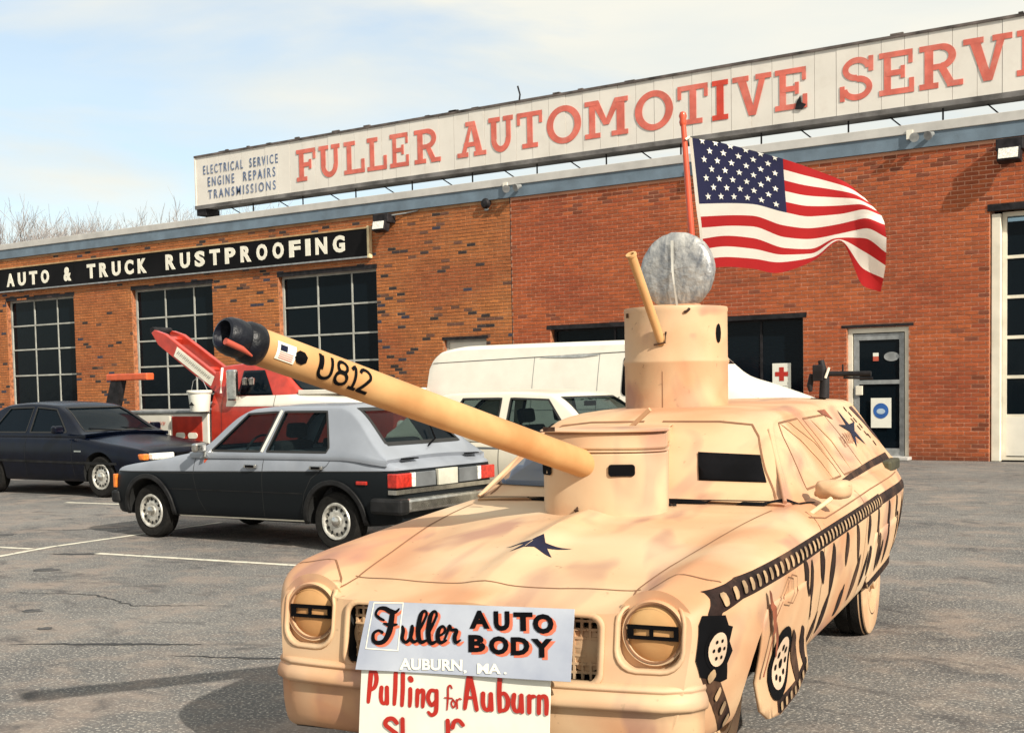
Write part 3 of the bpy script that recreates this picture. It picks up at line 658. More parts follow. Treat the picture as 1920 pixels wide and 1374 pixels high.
spots(-16.9, 'pair of bare metal spotlights on the fascia above the brick joint'); spots(-7.6, 'pair of small spotlights on the fascia right of the flag', 2)
t = thing('alarm_bell', 'small round dark alarm bell under the fascia near the brick joint', 'bell', (-17.5, D-.02, 5.83)); MB().lathe([(0, -.12), (.09, -.11), (.12, -.06), (.12, 0)], 20, None, ax='y').obj('gong', DKMETAL, t, 40); MB().box(-.05, .05, -.02, .02, -.16, -.1).obj('clapper_box', GREYM, t)
t = thing('downlight', 'square pale lamp on the roof edge behind the flag', 'lamp', (-11.75, D-.16, 6.18)); MB().box(-.13, .13, -.1, .1, -.16, .16).obj('housing', IVORY, t, bevel=.01); MB().box(-.07, .07, -.115, -.1, -.02, .1).obj('lens', DKMETAL, t)

# ---------------------------------------------------------------- bare trees beyond the roof
BARK = mat('winter_bark', (.30, .265, .25), .9, var=.2, vscale=4)
def tree(x, y, h, seed, label):
    r = random.Random(seed); t = thing('bare_tree', label, 'tree', (x, y, 0), 0, 'bare trees behind the garage roof'); tr = MB(); cw = MB()
    def grow(p, d, l, rad, lev):
        k = 3 if lev < 3 else 2; pts = [p]; q = p; dd = d
        for i in range(k):
            dd = (dd+Vector((r.uniform(-.16, .16), r.uniform(-.16, .16), r.uniform(-.02, .12)))).normalized(); q = q+dd*l/k; pts.append(q)
        rs_ = [lerp(rad, rad*.62, i/k) for i in range(k+1)]
        (tr if lev == 0 else cw).tube(pts, rs_, 7 if lev == 0 else 4 if lev < 3 else 3, cap=False)
        if lev >= 5: return
        nb = (5, 4, 4, 3, 3)[lev]+r.randint(0, 1)
        for i in range(nb):
            j = r.randint(max(1, k-1), k); a = r.uniform(0, 2*PI); s = r.uniform(.35, .85)
            side = Vector((math.cos(a), math.sin(a), .1)); nd_ = (dd*(1-s*.55)+side*s*.75+Vector((0, 0, .12))).normalized()
            grow(pts[j], nd_, l*r.uniform(.58, .8), max(rad*.50, .013), lev+1)
    grow(Vector((0, 0, 0)), Vector((0, 0, 1)), h*.37, h*.018, 0)
    tr.obj('trunk', BARK, t, 60); cw.obj('crown', BARK, t, 60)
for i, (x, y, h, lb) in enumerate([(-92, 62, 16.0, 'bare tree at the very left edge of the picture, behind the garage roof'), (-88.5, 66, 17.0, 'tall many branched bare tree, second from the left behind the garage roof'),
        (-86, 60, 15.2, 'bare tree with a dense twiggy crown, third from the left behind the garage roof'), (-83, 66, 16.6, 'bare tree, fourth from the left behind the garage roof'),
        (-80.5, 62, 14.9, 'bare tree above the letters TRUCK, fifth from the left'), (-78.0, 72, 17.2, 'bare tree, sixth from the left behind the garage roof'),
        (-76, 60, 14.0, 'slim bare tree about midway between the left edge and the rooftop billboard'), (-73, 63, 15.2, 'bare tree, fifth to the left of the rooftop billboard'),
        (-70.5, 60, 14.4, 'bare tree, fourth to the left of the rooftop billboard'), (-68.5, 66, 14.8, 'bare tree, third to the left of the rooftop billboard'),
        (-66, 60, 13.7, 'low bare tree, second to the left of the rooftop billboard'), (-64, 62, 13.4, 'bare tree nearest the left end of the rooftop billboard')]):
    tree(x, y, h*.985, i+20, lb)
# ---------------------------------------------------------------- car body lofting
def ring_mesh(rings, caps=(12, 12), shift=None):
    # rings: list of (s, [(lat, z)...] closed loops); returns verts (s, lat, z) and faces, closed with domed caps
    n = len(rings[0][1]); vs = []; order = []
    def capr(s, R, k, sgn, rev):
        cz = sum(p[1] for p in R)/n; out_ = []
        for i in range(1, k+1):
            q = i/k*.985; out_.append([(s+sgn*(shift(lx*(1-q), cz+(z-cz)*(1-q)) if shift and sgn < 0 else .035*(1-(1-q)**3)), lx*(1-q), cz+(z-cz)*(1-q)) for lx, z in R])
        return out_[::-1] if rev else out_
    L_ = capr(rings[0][0], rings[0][1], caps[0], -1, True)
    for s, R in rings: L_.append([(s-(shift(lx, z)*max(0, 1-(s-rings[0][0])/.5)**2 if shift else 0), lx, z) for lx, z in R])
    L_ += capr(rings[-1][0], rings[-1][1], caps[1], 1, False)
    for r in L_: vs += r
    fs = [(i*n+k, i*n+(k+1) % n, (i+1)*n+(k+1) % n, (i+1)*n+k) for i in range(len(L_)-1) for k in range(n)]
    fs += [tuple(range(n-1, -1, -1)), tuple((len(L_)-1)*n+k for k in range(n))]
    return vs, fs
def full_ring(half, k=3):
    h = catmull(half, k); return h+[(-x, z) for x, z in h[-2:0:-1]]
def stations(a, b, step, extra=()): 
    n = max(1, int((b-a)/step)); return sorted({round(a+(b-a)*i/n, 4) for i in range(n+1)} | set(extra))
def wheel(parent, loc, r, wd, side, style='steel', label=None, tm=None, steer=0, nh=10):
    # side: +1 / -1 is the outward direction along local y of the wheel's own frame; axis y
    M = Matrix.Translation(loc) @ Matrix.Rotation(steer, 4, 'Z'); S = Matrix.Scale(side, 4, (0, 1, 0)); M = M @ S
    ty = MB(); ri = r*.62
    ty.lathe([(ri, -wd/2+.01), (r*.9, -wd/2), (r*.98, -wd/2+.02), (r, -wd/2+.045), (r, -.012), (r-.008, -.01), (r-.008, .01), (r, .012), (r, wd/2-.045), (r*.98, wd/2-.02), (r*.9, wd/2), (ri+.02, wd/2-.003), (ri, wd/2-.012)], 44, M, ax='y')
    to = ty.obj('tyre', tm or RUBBER, parent, 35)
    if label: to['label'] = label
    rm_ = MB(); f = wd/2
    rm_.lathe([(ri+.004, f-.012), (ri-.006, f+.002), (ri-.022, f), (ri-.03, f-.03), (ri*.80, f-.045), (ri*.74, f-.04), (ri*.66, f-.022), (ri*.50, f-.016), (ri*.34, f-.02), (ri*.30, f-.012), (0.001, f-.012)], 40, M, ax='y')
    ro = rm_.obj('rim', STEEL if style != 'tan' else TAN, to, 35)
    if style in ('steel', 'rally'):
        for k in range(nh):
            hb = MB()
            a = 2*PI*k/nh; cx, cz = math.cos(a)*ri*.70, math.sin(a)*ri*.70
            P = []
            for q in range(8):
                b_ = q*PI/4; ux, uz = math.cos(a), math.sin(a); px_, pz_ = math.cos(b_)*ri*.115, math.sin(b_)*ri*.085
                P.append((cx+ux*px_-uz*pz_, cz+uz*px_+ux*pz_))
            hb.add([M @ Vector((u, f-.018, v)) for u, v in P], [tuple(range(8))]); hb.obj('vent_hole', UNDER, to)
    hc = MB(); hc.lathe([(ri*.26, f-.014), (ri*.26, f+.012), (ri*.18, f+.02), (.001, f+.022)], 20, M, ax='y'); hc.obj('hub_cap', CHROME if style != 'tan' else TAN, to, 35)
    return to
def car(root, P):
    """generic car in its own frame: x from the nose rearward, y lateral, z up; P holds its curves"""
    W = P['W']; Lc = P['L']; wc = curve(P['plan']); zt = curve(P['top']); zb = P.get('zb', .22); se = curve(P['edge'])
    crown = P.get('crown', .03)
    def half(s):
        w_ = wc(s); e = se(s); t = zt(s); b = zb+P.get('tail', 0)*max(0, s-Lc+.4)
        return [(0, b), (w_*.6, b), (w_*.86, b+.005), (w_*.95, b+.05), (w_*.985, b+(e-b)*.4), (w_, b+(e-b)*.62), (w_*.995, b+(e-b)*.82), (w_*.965, e), (w_*.91, e+(t-e)*.5+.01), (w_*.8, t-crown*.5), (w_*.5, t), (w_*.2, t+crown*.25), (0, t+crown*.3)]
    st = stations(0, Lc, .07, (.02, .04, Lc-.03, Lc-.06))
    rings = [(s, full_ring(half(s), 2)) for s in st]
    vs, fs = ring_mesh(rings, (8, 8))
    body = MB().add(vs, fs).obj('body', P['mat'], root)
    bb = bvh_of(vs, fs)
    mpx = lambda u, v, h: (u, h, v)
    cuts = []
    for s in P['wheels']:
        for sg in (-1, 1): cuts.append(cyl_cut(s, P['wr'], P['arch'], mpx, sg*W*.52, sg*(W+.1)))
    boolcut(body, cuts)
    for i, s in enumerate(P['wheels']):
        for sg in (-1, 1): wheel(root, Vector((s, sg*(W-.115), P['wr'])), P['wr'], .17, sg, P.get('wstyle', 'steel'), nh=P.get('nh', 10))
    # greenhouse
    g = curve(P['roof']); s0, s1 = P['roof'][0][0], P['roof'][-1][0]; zbelt = P['belt']; wb = P['wb']; wt = P['wt']; zr = P['zr']
    bel = curve(zbelt) if isinstance(zbelt, list) else (lambda s: zbelt)
    def gh(s):
        b = bel(s); t = max(g(s), b+.012); k = min(1, (t-b)/(zr-b)); pw = wc(s)/W
        we = lerp(wb, wt, k)*min(1, pw*1.02); wbb = wb*min(1, pw*1.02); r_ = min(.055, (t-b)*.4)
        pts = [(wbb, b-.05), (wbb, b), (lerp(wbb, we, .33), lerp(b, t-r_, .33)), (lerp(wbb, we, .66), lerp(b, t-r_, .66)), (we, t-r_), (we-.018, t-r_*.4), (we-.06, t-r_*.08), (we*.8, t+.004), (we*.5, t+.016), (we*.25, t+.022), (0, t+.024)]
        return pts
    st = stations(s0, s1, .04)
    rows = []
    for s in st:
        h = catmull(gh(s), 2); rows.append([(s, x, z) for x, z in h]+[(s, -x, z) for x, z in h[-2::-1]])
    n = len(rows[0]); gv = [p for r in rows for p in r]; gf = [(i*n+k, i*n+k+1, (i+1)*n+k+1, (i+1)*n+k) for i in range(len(rows)-1) for k in range(n-1)]
    gb = bvh_of(gv, gf)
    # thick shell: outer and inner skins
    th = .035; inner = []
    for i, r in enumerate(rows):
        for (s, x, z) in r:
            zc = bel(s); inner.append((s+(.02 if i == 0 else -.02 if i == len(rows)-1 else 0), x-math.copysign(min(th, abs(x)), x), max(z-th, zc-.05) if z > zc+.001 else z))
    o = len(gv); sv = gv+inner; sf = list(gf)+[tuple(o+i for i in reversed(f)) for f in gf]
    m_ = len(rows)
    sf += [(i*n, (i+1)*n, o+(i+1)*n, o+i*n) for i in range(m_-1)]+[(i*n+n-1, o+i*n+n-1, o+(i+1)*n+n-1, (i+1)*n+n-1) for i in range(m_-1)]
    sf += [(k, o+k, o+k+1, k+1) for k in range(n-1)]+[((m_-1)*n+k, (m_-1)*n+k+1, o+(m_-1)*n+k+1, o+(m_-1)*n+k) for k in range(n-1)]
    cabin = MB().add(sv, sf).obj('cabin_shell', P.get('roofmat', P['mat']), root)
    cuts = []
    for poly in P['side_windows']: cuts.append(prism_cut(poly, mpx, -W-.2, W+.2))
    mpf = lambda u, v, h: (h, u, v)
    if P.get('windscreen'): cuts.append(prism_cut(P['windscreen'], mpf, s0-.1, P['ws_end']))
    if P.get('rear_glass'): cuts.append(prism_cut(P['rear_glass'], mpf, P['rg_start'], s1+.2))
    boolcut(cabin, cuts, True)
    gm = P.get('glass', GLASS); tr = MB()
    for poly in P['side_windows']:
        for sg in (-1, 1):
            q = grow_poly(poly, .01); decal('window_glass', q, gb, lambda u, v: (u, sg*(W+.5), v), (0, -sg, 0), gm, root, -.014, .08)
            line_on(tr, list(poly)+[poly[0]], .022, gb, lambda u, v: (u, sg*(W+.5), v), (0, -sg, 0), .003, .04)
    if P.get('windscreen'):
        decal('windscreen', grow_poly(P['windscreen'], .01), gb, lambda u, v: (s0-.5, u, v), (1, 0, 0), gm, root, -.012, .08)
        line_on(tr, P['windscreen']+[P['windscreen'][0]], .02, gb, lambda u, v: (s0-.5, u, v), (1, 0, 0), .003, .04)
    if P.get('rear_glass'):
        decal('rear_window', grow_poly(P['rear_glass'], .01), gb, lambda u, v: (s1+.5, u, v), (-1, 0, 0), gm, root, -.012, .08)
        line_on(tr, P['rear_glass']+[P['rear_glass'][0]], .035, gb, lambda u, v: (s1+.5, u, v), (-1, 0, 0), .003, .04)
    tr.obj('window_trim', P.get('trim', DKSEAM), root)
    # inside: tray, seats, wheel
    b0 = bel((s0+s1)/2)
    MB().box(s0+.15, s1-.12, -wb+.06, wb-.06, b0-.06, b0-.012).obj('door_sill_tray', INTER, root) if P.get('tray', 0) else None
    sm = P.get('seat', INTER)
    for sx in P['seats']:
        for sg in ((-1, 1) if sx < P['seats'][-1] or len(P['seats']) == 1 else (0,)):
            wd = .24 if sg else wb-.14; yy = sg*.36
            sb = MB(); sb.box(-.06, .06, -wd, wd, -.5, .12, M=Matrix.Translation((sx, yy, b0)) @ Matrix.Rotation(-.18*(-1), 4, 'Y'))
            if sg: sb.box(-.05, .05, -.12, .12, .15, .30, M=Matrix.Translation((sx+.02, yy, b0)) @ Matrix.Rotation(.18, 4, 'Y'))
            sb.obj('seat', sm, root, bevel=.03)
    wx_ = P['seats'][0]-.5
    MB().lathe([(.17+.012*math.cos(a*PI/4), .012*math.sin(a*PI/4)) for a in range(9)], 24, Matrix.Translation((wx_, P.get('drv', 1)*.36, b0+.02)) @ Matrix.Rotation(-1.1, 4, 'Y')).obj('steering_wheel', INTER, root, 60)
    MB().box(s0+.25, s0+.6, -wb+.08, wb-.08, b0-.1, b0+.005).obj('dashboard', INTER, root, bevel=.03)
    return body, bb, gb
def grow_poly(poly, d):
    c = Vector((sum(p[0] for p in poly)/len(poly), sum(p[1] for p in poly)/len(poly)))
    return [tuple(Vector(p)+(Vector(p)-c).normalized()*d) for p in poly]

# ================================================================ the tank parade car
TX, TY, TRZ = -2.78, 3.70, .18
tank = thing('tank_parade_car', 'sand coloured old station wagon dressed up as a tank, long gun tube and drum turret', 'car', (TX, TY, 0), TRZ)
tW = curve([(-.03, .84), (.03, .885), (.15, .925), (.5, .962), (1.2, .985), (2.5, .985), (4.2, .965), (4.9, .93), (5.25, .86), (5.32, .82)])
tS = curve([(-.03, .745), (.05, .79), (.3, .835), (1.0, .85), (2.5, .87), (4.5, .88), (5.32, .86)])       # shoulder
tC = curve([(-.03, .765), (.05, .825), (.3, .875), (.9, .918), (1.7, .965), (2.2, .985), (5.32, .98)])       # fender crest
tH = curve([(-.03, .755), (.04, .775), (.2, .820), (.7, .892), (1.3, .952), (1.8, .985), (2.2, .99), (5.32, .98)])  # hood
tB = curve([(-.03, .30), (.3, .27), (1, .30), (3, .32), (4.9, .36), (5.32, .42)])
def tank_half(y):
    w_, s, c, h, b = tW(y), tS(y), tC(y), tH(y), tB(y); v = max(0, 1-abs(y-.9)/1.2)
    bl = max(0, min(1, (y+.03)/.25))
    return [(0, b), (w_*.62, b), (w_*.86, b+.005), (w_*.92, b+.05), (w_*.965, b+(s-b)*.38), (w_*.99, b+(s-b)*.68), (w_, s-.05), (w_*.985, s), (w_*.945, lerp(s, c, .55)), (w_*.87, c-.006), (w_*.78, c),
            (w_*.70, lerp(h, c, .40)-.014*v), (w_*.62, h-.026*v), (w_*.44, h-.004*v), (w_*.24, h-.002*v), (w_*.12, h+.004), (w_*.05, h+.022*bl*v+.01), (0, h+.036*bl*v+.012)]
def tshift(x, z):
    k = max(0, min(1, (z-.50)/.3))
    return .075*(1-(min(1, abs(x)/.9))**2.4)-.055*k+.02
st = stations(-.03, 5.32, .075, (-.01, .01, .04, .08, .12, 5.28, 5.3))
rings = [(s, full_ring(tank_half(s), 3)) for s in st]
tv, tf = ring_mesh(rings, (20, 8), tshift)
tv = [(lx, s, z) for s, lx, z in tv]
body = MB().add(tv, tf).obj('body', TAN, tank)
tb = bvh_of(tv, tf)
mpY = lambda u, v, h: (u, h, v)      # front view prisms
mpX = lambda u, v, h: (h, u, v)      # side view prisms
cuts = [prism_cut(rounded(.575, .555, .815, .80, .075), mpY, -.3, .055), prism_cut(rounded(-.815, .555, -.575, .80, .075), mpY, -.3, .055),
        prism_cut(rounded(-.515, .50, .53, .745, .045), mpY, -.3, .055),
        cyl_cut(.85, .28, .41, mpX, .50, 1.2), cyl_cut(.88, .28, .385, mpX, -.50, -1.2), cyl_cut(3.84, .28, .37, mpX, .50, 1.2), cyl_cut(3.84, .28, .37, mpX, -.50, -1.2)]
boolcut(body, cuts)
# repaint the light and grille recesses in body colour (the cutters leave the dark underbody there)
me = body.data; ti = [i for i, m_ in enumerate(me.materials) if m_ == TAN][0]
for p in me.polygons:
    if p.center.y < .15 and .49 < p.center.z < .81 and (abs(p.center.x) > .57 and abs(p.center.x) < .82): p.material_index = ti
# headlights
SLOT = MB()
for sg in (-1, 1):
    hy = tb.ray_cast(Vector((sg*.70, -1, .685)), Vector((0, 1, 0)))[0].y-.028
    b = MB(); b.lathe([(.100, .078), (.104, .055), (.112, .050), (.118, .060), (.118, .078)], 40, Matrix.Translation((sg*.70, hy, .685)), ax='y')
    b.lathe([(.001, .0735), (.150, .0735)], 40, Matrix.Translation((sg*.70, hy, .685)), ax='y'); hl = b.obj('headlight', TAN, tank, 40)
    b = MB(); b.lathe([(.0985, .0505), (.1045, .0475)], 40, Matrix.Translation((sg*.70, hy, .685)), ax='y'); b.obj('dark_ring', SEAM, hl, 40)
    b = MB(); b.lathe([(.001, .052), (.05, .055), (.085, .062), (.100, .072)], 40, Matrix.Translation((sg*.70, hy, .685)), ax='y'); b.obj('painted_lens', TUBE, hl, 60)
    b = MB()
    for z0, z1 in ((.700, .715), (.664, .677)): b.box(sg*.70-.093, sg*.70+.093, hy+.044, hy+.050, z0, z1)
    b.box(sg*.70-.093, sg*.70-.070, hy+.0445, hy+.050, .678, .699); b.box(sg*.70+.076, sg*.70+.093, hy+.0445, hy+.050, .678, .699); b.box(sg*.70-.012, sg*.70+.002, hy+.0445, hy+.050, .678, .699); b.obj('black_band', BLACK, hl)
    b = MB(); P_ = rounded(sg*.695-.122, .553, sg*.695+.122, .802, .078); Q_ = rounded(sg*.695-.110, .565, sg*.695+.110, .790, .07)
    rv = []
    for u, v in P_: h = tb.ray_cast(Vector((u, -1, v)), Vector((0, 1, 0))); rv.append((u, (h[0].y if h[0] else 0)-.006, v))
    for u, v in Q_: h = tb.ray_cast(Vector((u, -1, v)), Vector((0, 1, 0))); rv.append((u, (h[0].y if h[0] else 0)+.012, v))
    n = len(P_); b.add(rv, [(i, (i+1) % n, n+(i+1) % n, n+i) for i in range(n)]); o = b.obj('bezel', TAN, hl, 60)
    md = o.modifiers.new('solid', 'SOLIDIFY'); md.thickness = .012; md.offset = 0
# grille: egg crate bars, rim, two round lamps
gr = MB(); P_ = rounded(-.522, .494, .537, .752, .05); Q_ = rounded(-.500, .512, .515, .734, .04); rv = []
for pl, dy in ((P_, -.006), (Q_, -.002)):
    for u, v in pl: h = tb.ray_cast(Vector((u, -1, v)), Vector((0, 1, 0))); rv.append((u, (h[0].y if h[0] else 0)+dy, v))
n = len(P_); gr.add(rv, [(i, (i+1) % n, n+(i+1) % n, n+i) for i in range(n)]); go_ = gr.obj('grille', TAN, tank, 60); md = go_.modifiers.new('solid', 'SOLIDIFY'); md.thickness = .014; md.offset = 0
for i in range(33):
    x = -.495+i*.031; y0 = -.075*(1-(abs(x)/.9)**2.4)+.045
    MB().box(x-.0045, x+.0045, y0-.012, y0+.002, .505, .742).obj('grille_bar', TAN, go_)
for i in range(7):
    z = .530+i*.031; mb = MB()
    for j in range(16):
        xa, xb = -.50+j*.0635, -.50+(j+1)*.0635; y0 = -.075*(1-(abs((xa+xb)/2)/.9)**2.4)+.043; mb.box(xa, xb, y0-.011, y0+.003, z-.0045, z+.0045)
    mb.obj('grille_bar', TAN, go_)
for sg in (-.435, .445):
    MB().lathe([(.001, -.062), (.04, -.058), (.062, -.048), (.078, -.046), (.08, -.03), (.08, .02)], 32, Matrix.Translation((sg, .03, .61)), ax='y').obj('parking_lamp', TAN, tank, 40)
# bumper and valance swept round the nose
prof = [(-.03, .515), (.012, .512), (.026, .504), (.028, .496), (.020, .488), (.030, .480), (.046, .462), (.050, .446), (.048, .436), (.040, .428), (.026, .424), (.012, .414), (.008, .35), (-.004, .290), (-.03, .245), (-.08, .225)]
path = []
for x in [-.965, -.962, -.955, -.94, -.92]: path.append((x, None))
pl = [(-.935, .16), (-.925, .10), (-.905, .045), (-.87, .005)]
cen = [(x, -.012-.075*(1-(abs(x)/.9)**2.4)-.0) for x in [-.80+i*.08 for i in range(21)]]
pl = pl+cen+[(-x, y) for x, y in reversed(pl)]
pl = []; ks = []
for a_ in range(-84, 85, 6):
    t_ = math.radians(a_); ax_ = math.copysign(max(0, abs(a_)-30)/54*.80, a_) if abs(a_) > 30 else 0
    pass
xs_ = [-.915, -.895, -.87]+[-.83+i*.083 for i in range(21)]+[.87]
for i_, x in enumerate(xs_):
    if abs(x) < .86:
        h_ = tb.ray_cast(Vector((x, -1, .47)), Vector((0, 1, 0))); pl.append((x, h_[0].y)); ks.append(min(1, (.88-abs(x))/.14+.2))
    else:
        yy = {.87: .035, .895: .075, .915: .13, .93: .20}[round(abs(x), 3)]; h_ = tb.ray_cast(Vector((math.copysign(2, x), yy, .47)), Vector((-math.copysign(1, x), 0, 0))); pl.append((h_[0].x, yy)); ks.append({.87: .45, .895: .3, .915: .15, .93: .02}[round(abs(x), 3)])
bm_ = MB(); va = MB()
def sweep(mb, pr):
    vs = []
    for i, (x, y) in enumerate(pl):
        a = Vector(pl[max(i-1, 0)]); b = Vector(pl[min(i+1, len(pl)-1)]); d = (b-a).normalized(); nrm = Vector((d.y, -d.x))
        for o_, z in pr: vs.append((x+nrm.x*(o_*ks[i]+.002), y+nrm.y*(o_*ks[i]+.002), z))
    n = len(pr); mb.add(vs, [(i*n+k, i*n+k+1, (i+1)*n+k+1, (i+1)*n+k) for i in range(len(pl)-1) for k in range(n-1)])
sweep(bm_, catmull(prof[:11], 2)); o = bm_.obj('front_bumper', TAN, tank, 50); md = o.modifiers.new('s', 'SOLIDIFY'); md.thickness = .006
sweep(va, catmull(prof[10:], 2)); o = va.obj('front_valance', TAN, tank, 50); md = o.modifiers.new('s', 'SOLIDIFY'); md.thickness = .006
# greenhouse (all glass is painted over)
gT = curve([(1.80, .985), (1.88, 1.01), (2.08, 1.18), (2.31, 1.325), (2.42, 1.372), (2.7, 1.398), (3.6, 1.415), (4.85, 1.42), (4.97, 1.405), (5.05, 1.33), (5.22, .99)])
def tgh(y):
    b = .972; t = max(gT(y), b+.006); k = min(1, (t-b)/(1.40-b)); wq = min(.845, .79+(y-1.8)*.25); we = lerp(wq, .60, k); r_ = min(.06, (t-b)*.4); wbb = wq
    return [(wbb, b-.06), (wbb, b), (lerp(wbb, we, .33)+.006, lerp(b, t-r_, .33)), (lerp(wbb, we, .66)+.008, lerp(b, t-r_, .66)), (we, t-r_), (we-.015, t-r_*.45), (we-.055, t-r_*.08), (we*.8, t+.004), (we*.5, t+.014), (we*.25, t+.019), (0, t+.02)]
st = stations(1.80, 5.22, .05, (4.9, 4.93, 4.97, 5.0)); rows = []
for s in st:
    bow = lambda x, s=s: -.10*(1-(min(1, abs(x)/.85))**2)*max(0, 1-(s-1.8)/1.0)
    h = catmull(tgh(s), 3); R_ = h+[(-x, z) for x, z in h[-2::-1]]; rows.append([(x, s+bow(x), z) for x, z in R_])
n = len(rows[0]); gv = [p for r in rows for p in r]; gf = [(i*n+k, i*n+k+1, (i+1)*n+k+1, (i+1)*n+k) for i in range(len(rows)-1) for k in range(n-1)]
gf += [tuple(range(n)), tuple((len(rows)-1)*n+k for k in range(n))]
MB().add(gv, gf).obj('cabin', TAN, tank, 34); gb = bvh_of(gv, gf[:-2])
allb = BVHTree.FromPolygons([Vector(v) for v in tv]+[Vector(v) for v in gv], list(tf)+[tuple(i+len(tv) for i in f) for f in gf])
FR = lambda u, v: (u, -2, v); SD = lambda u, v: (2, u, v); TP = lambda u, v: (u, v, 3)
sm = MB()     # panel gaps
line_on(sm, [(-.60, .02), (-.585, .16), (-.62, .5), (-.70, 1.1), (-.76, 1.66)], .007, tb, TP, (0, 0, -1)); line_on(sm, [(.60, .02), (.585, .16), (.62, .5), (.70, 1.1), (.76, 1.66)], .007, tb, TP, (0, 0, -1))
line_on(sm, [(-.60, .17), (-.3, .125), (0, .11), (.3, .125), (.60, .17)], .007, tb, TP, (0, 0, -1))
line_on(sm, [(-.925, .22), (-.84, .20), (-.72, .22), (-.63, .10), (-.60, .03)], .009, tb, TP, (0, 0, -1)); line_on(sm, [(.925, .22), (.84, .20), (.72, .22), (.63, .10), (.60, .03)], .009, tb, TP, (0, 0, -1))
line_on(sm, [(1.78, .95), (1.72, .8), (1.74, .5), (1.78, .33)], .008, tb, SD, (-1, 0, 0)); line_on(sm, [(3.0, .95), (2.98, .8), (3.0, .5), (3.02, .35)], .008, tb, SD, (-1, 0, 0))
line_on(sm, [(1.72, .93), (1.95, .905), (2.6, .915), (3.4, .925), (4.8, .93)], .006, tb, SD, (-1, 0, 0))
sm.obj('panel_gaps', SEAM, tank)
sm = MB()
line_on(sm, [(-.79, 1.80), (-.4, 1.72), (0, 1.68), (.4, 1.72), (.79, 1.81)], .008, allb, TP, (0, 0, -1), .004)
line_on(sm, [(.35, 1.70), (.7, 1.76), (.84, 1.90), (.88, 2.05)], [.008, .014, .022, .008], allb, TP, (0, 0, -1), .005)
sm.obj('cowl_gap', BLACK, tank)
sm = MB()   # outlines of the painted windscreen and side windows
line_on(sm, [(.05, 1.355), (.35, 1.352), (.52, 1.335), (.575, 1.28), (.66, 1.12), (.74, 1.0)], .008, gb, FR, (0, 1, 0))
line_on(sm, [(-.05, 1.355), (-.35, 1.352), (-.52, 1.335), (-.575, 1.28), (-.66, 1.12), (-.74, 1.0)], .008, gb, FR, (0, 1, 0))
for P_ in ([(2.18, 1.02), (2.42, 1.27), (2.52, 1.335), (3.0, 1.345), (3.12, 1.02), (2.18, 1.02)], [(3.22, 1.02), (3.12, 1.34), (3.75, 1.345), (3.9, 1.02), (3.22, 1.02)]):
    line_on(sm, P_, .010, gb, SD, (-1, 0, 0)); line_on(sm, P_, .010, gb, lambda u, v: (-2, u, v), (1, 0, 0))
sm.obj('window_outlines', SEAM, tank)
# brown soft curves sprayed over the side glass
sm = MB()
for P_ in ([(2.55, 1.33), (2.72, 1.25), (2.85, 1.12), (2.9, 1.0)], [(2.75, 1.34), (3.0, 1.22), (3.1, 1.08)], [(3.3, 1.33), (3.45, 1.2), (3.5, 1.03)]): line_on(sm, P_, [.004, .022, .02, .004], gb, SD, (-1, 0, 0), .0035)
sm.obj('sprayed_curves', mat('soft_brown_spray', (.50, .28, .13), .6, var=.2), tank)
decal('vision_slot', [(.31, 1.205), (.615, 1.19), (.675, 1.07), (.355, 1.08)], gb, FR, (0, 1, 0), BLACK, tank, .006, .05, thick=.006)
decal('bare_glass', [(-.735, 1.045), (-.60, 1.21), (-.42, 1.20), (-.40, 1.11), (-.42, 1.04)], gb, FR, (0, 1, 0), mat('blue_dark_glass', (.010, .02, .05), .06, coat=1, var=.3, vscale=3), tank, .005, .05, thick=.006)
b = MB(); pil = [(-.79, 1.80, .99), (-.73, 1.97, 1.10), (-.665, 2.13, 1.21), (-.61, 2.28, 1.31)]; b.tube(pil, .012, 8); b.obj('pillar_moulding', TAN, tank, 60)
b = MB(); b.tube([(-x, y, z) for x, y, z in pil], .010, 8); b.obj('pillar_moulding', TAN, tank, 60)
# cowling of plywood round the driver: the gun turret
tur = []
def turret_poly(g_=0): return rounded(-.335-g_, 1.30-g_, .335+g_, 2.25, .13, 8)
b = MB()
vs = []
for z, k in ((.90, 1), (.98, 1), (1.24, .985), (1.245, .985)):
    pass
TURX = .0
def tplan(g_):
    P_ = [(-.31, 2.3), (-.31, 1.62), (-.295, 1.50), (-.25, 1.40), (-.17, 1.335), (-.05, 1.31), (.08, 1.315), (.20, 1.345), (.275, 1.39), (.31, 1.46), (.30, 1.56), (.17, 2.0), (.10, 2.3)]
    Q_ = catmull(P_, 4); return [(x*(1+g_/.33), y-g_*max(0, min(1, (1.9-y)/.4))) for x, y in Q_]
def tmap(u, v, h): return (u+TURX, v, h)
b.prism(tplan(0), tmap, .93, 1.245); tq = b.obj('gun_housing', TAN, tank, 30, bevel=.01)
b = MB(); b.prism(tplan(.006), tmap, 1.246, 1.254); b.obj('housing_ledge', TAN, tank, 30, bevel=.003)
b = MB(); b.prism(tplan(-.004), tmap, 1.2545, 1.335); b.obj('upper_housing', TAN, tank, 30, bevel=.012)
b = MB(); b.prism(tplan(.013), tmap, 1.336, 1.345); b.obj('hatch_lid', TAN, tank, 30, bevel=.004)
MB().box(-.010, .010, -.008, .008, -.085, .085, M=Matrix.Translation((.02, 1.98, 1.375)) @ Matrix.Rotation(.9, 4, 'Y') @ Matrix.Rotation(.2, 4, 'X')).obj('hatch_prop', TAN, tank)
MB().box(-.028, .028, -.004, .004, -.008, .012, M=Matrix.Translation((-.17, 1.262, 1.353))).obj('latch', BROWN, tank)
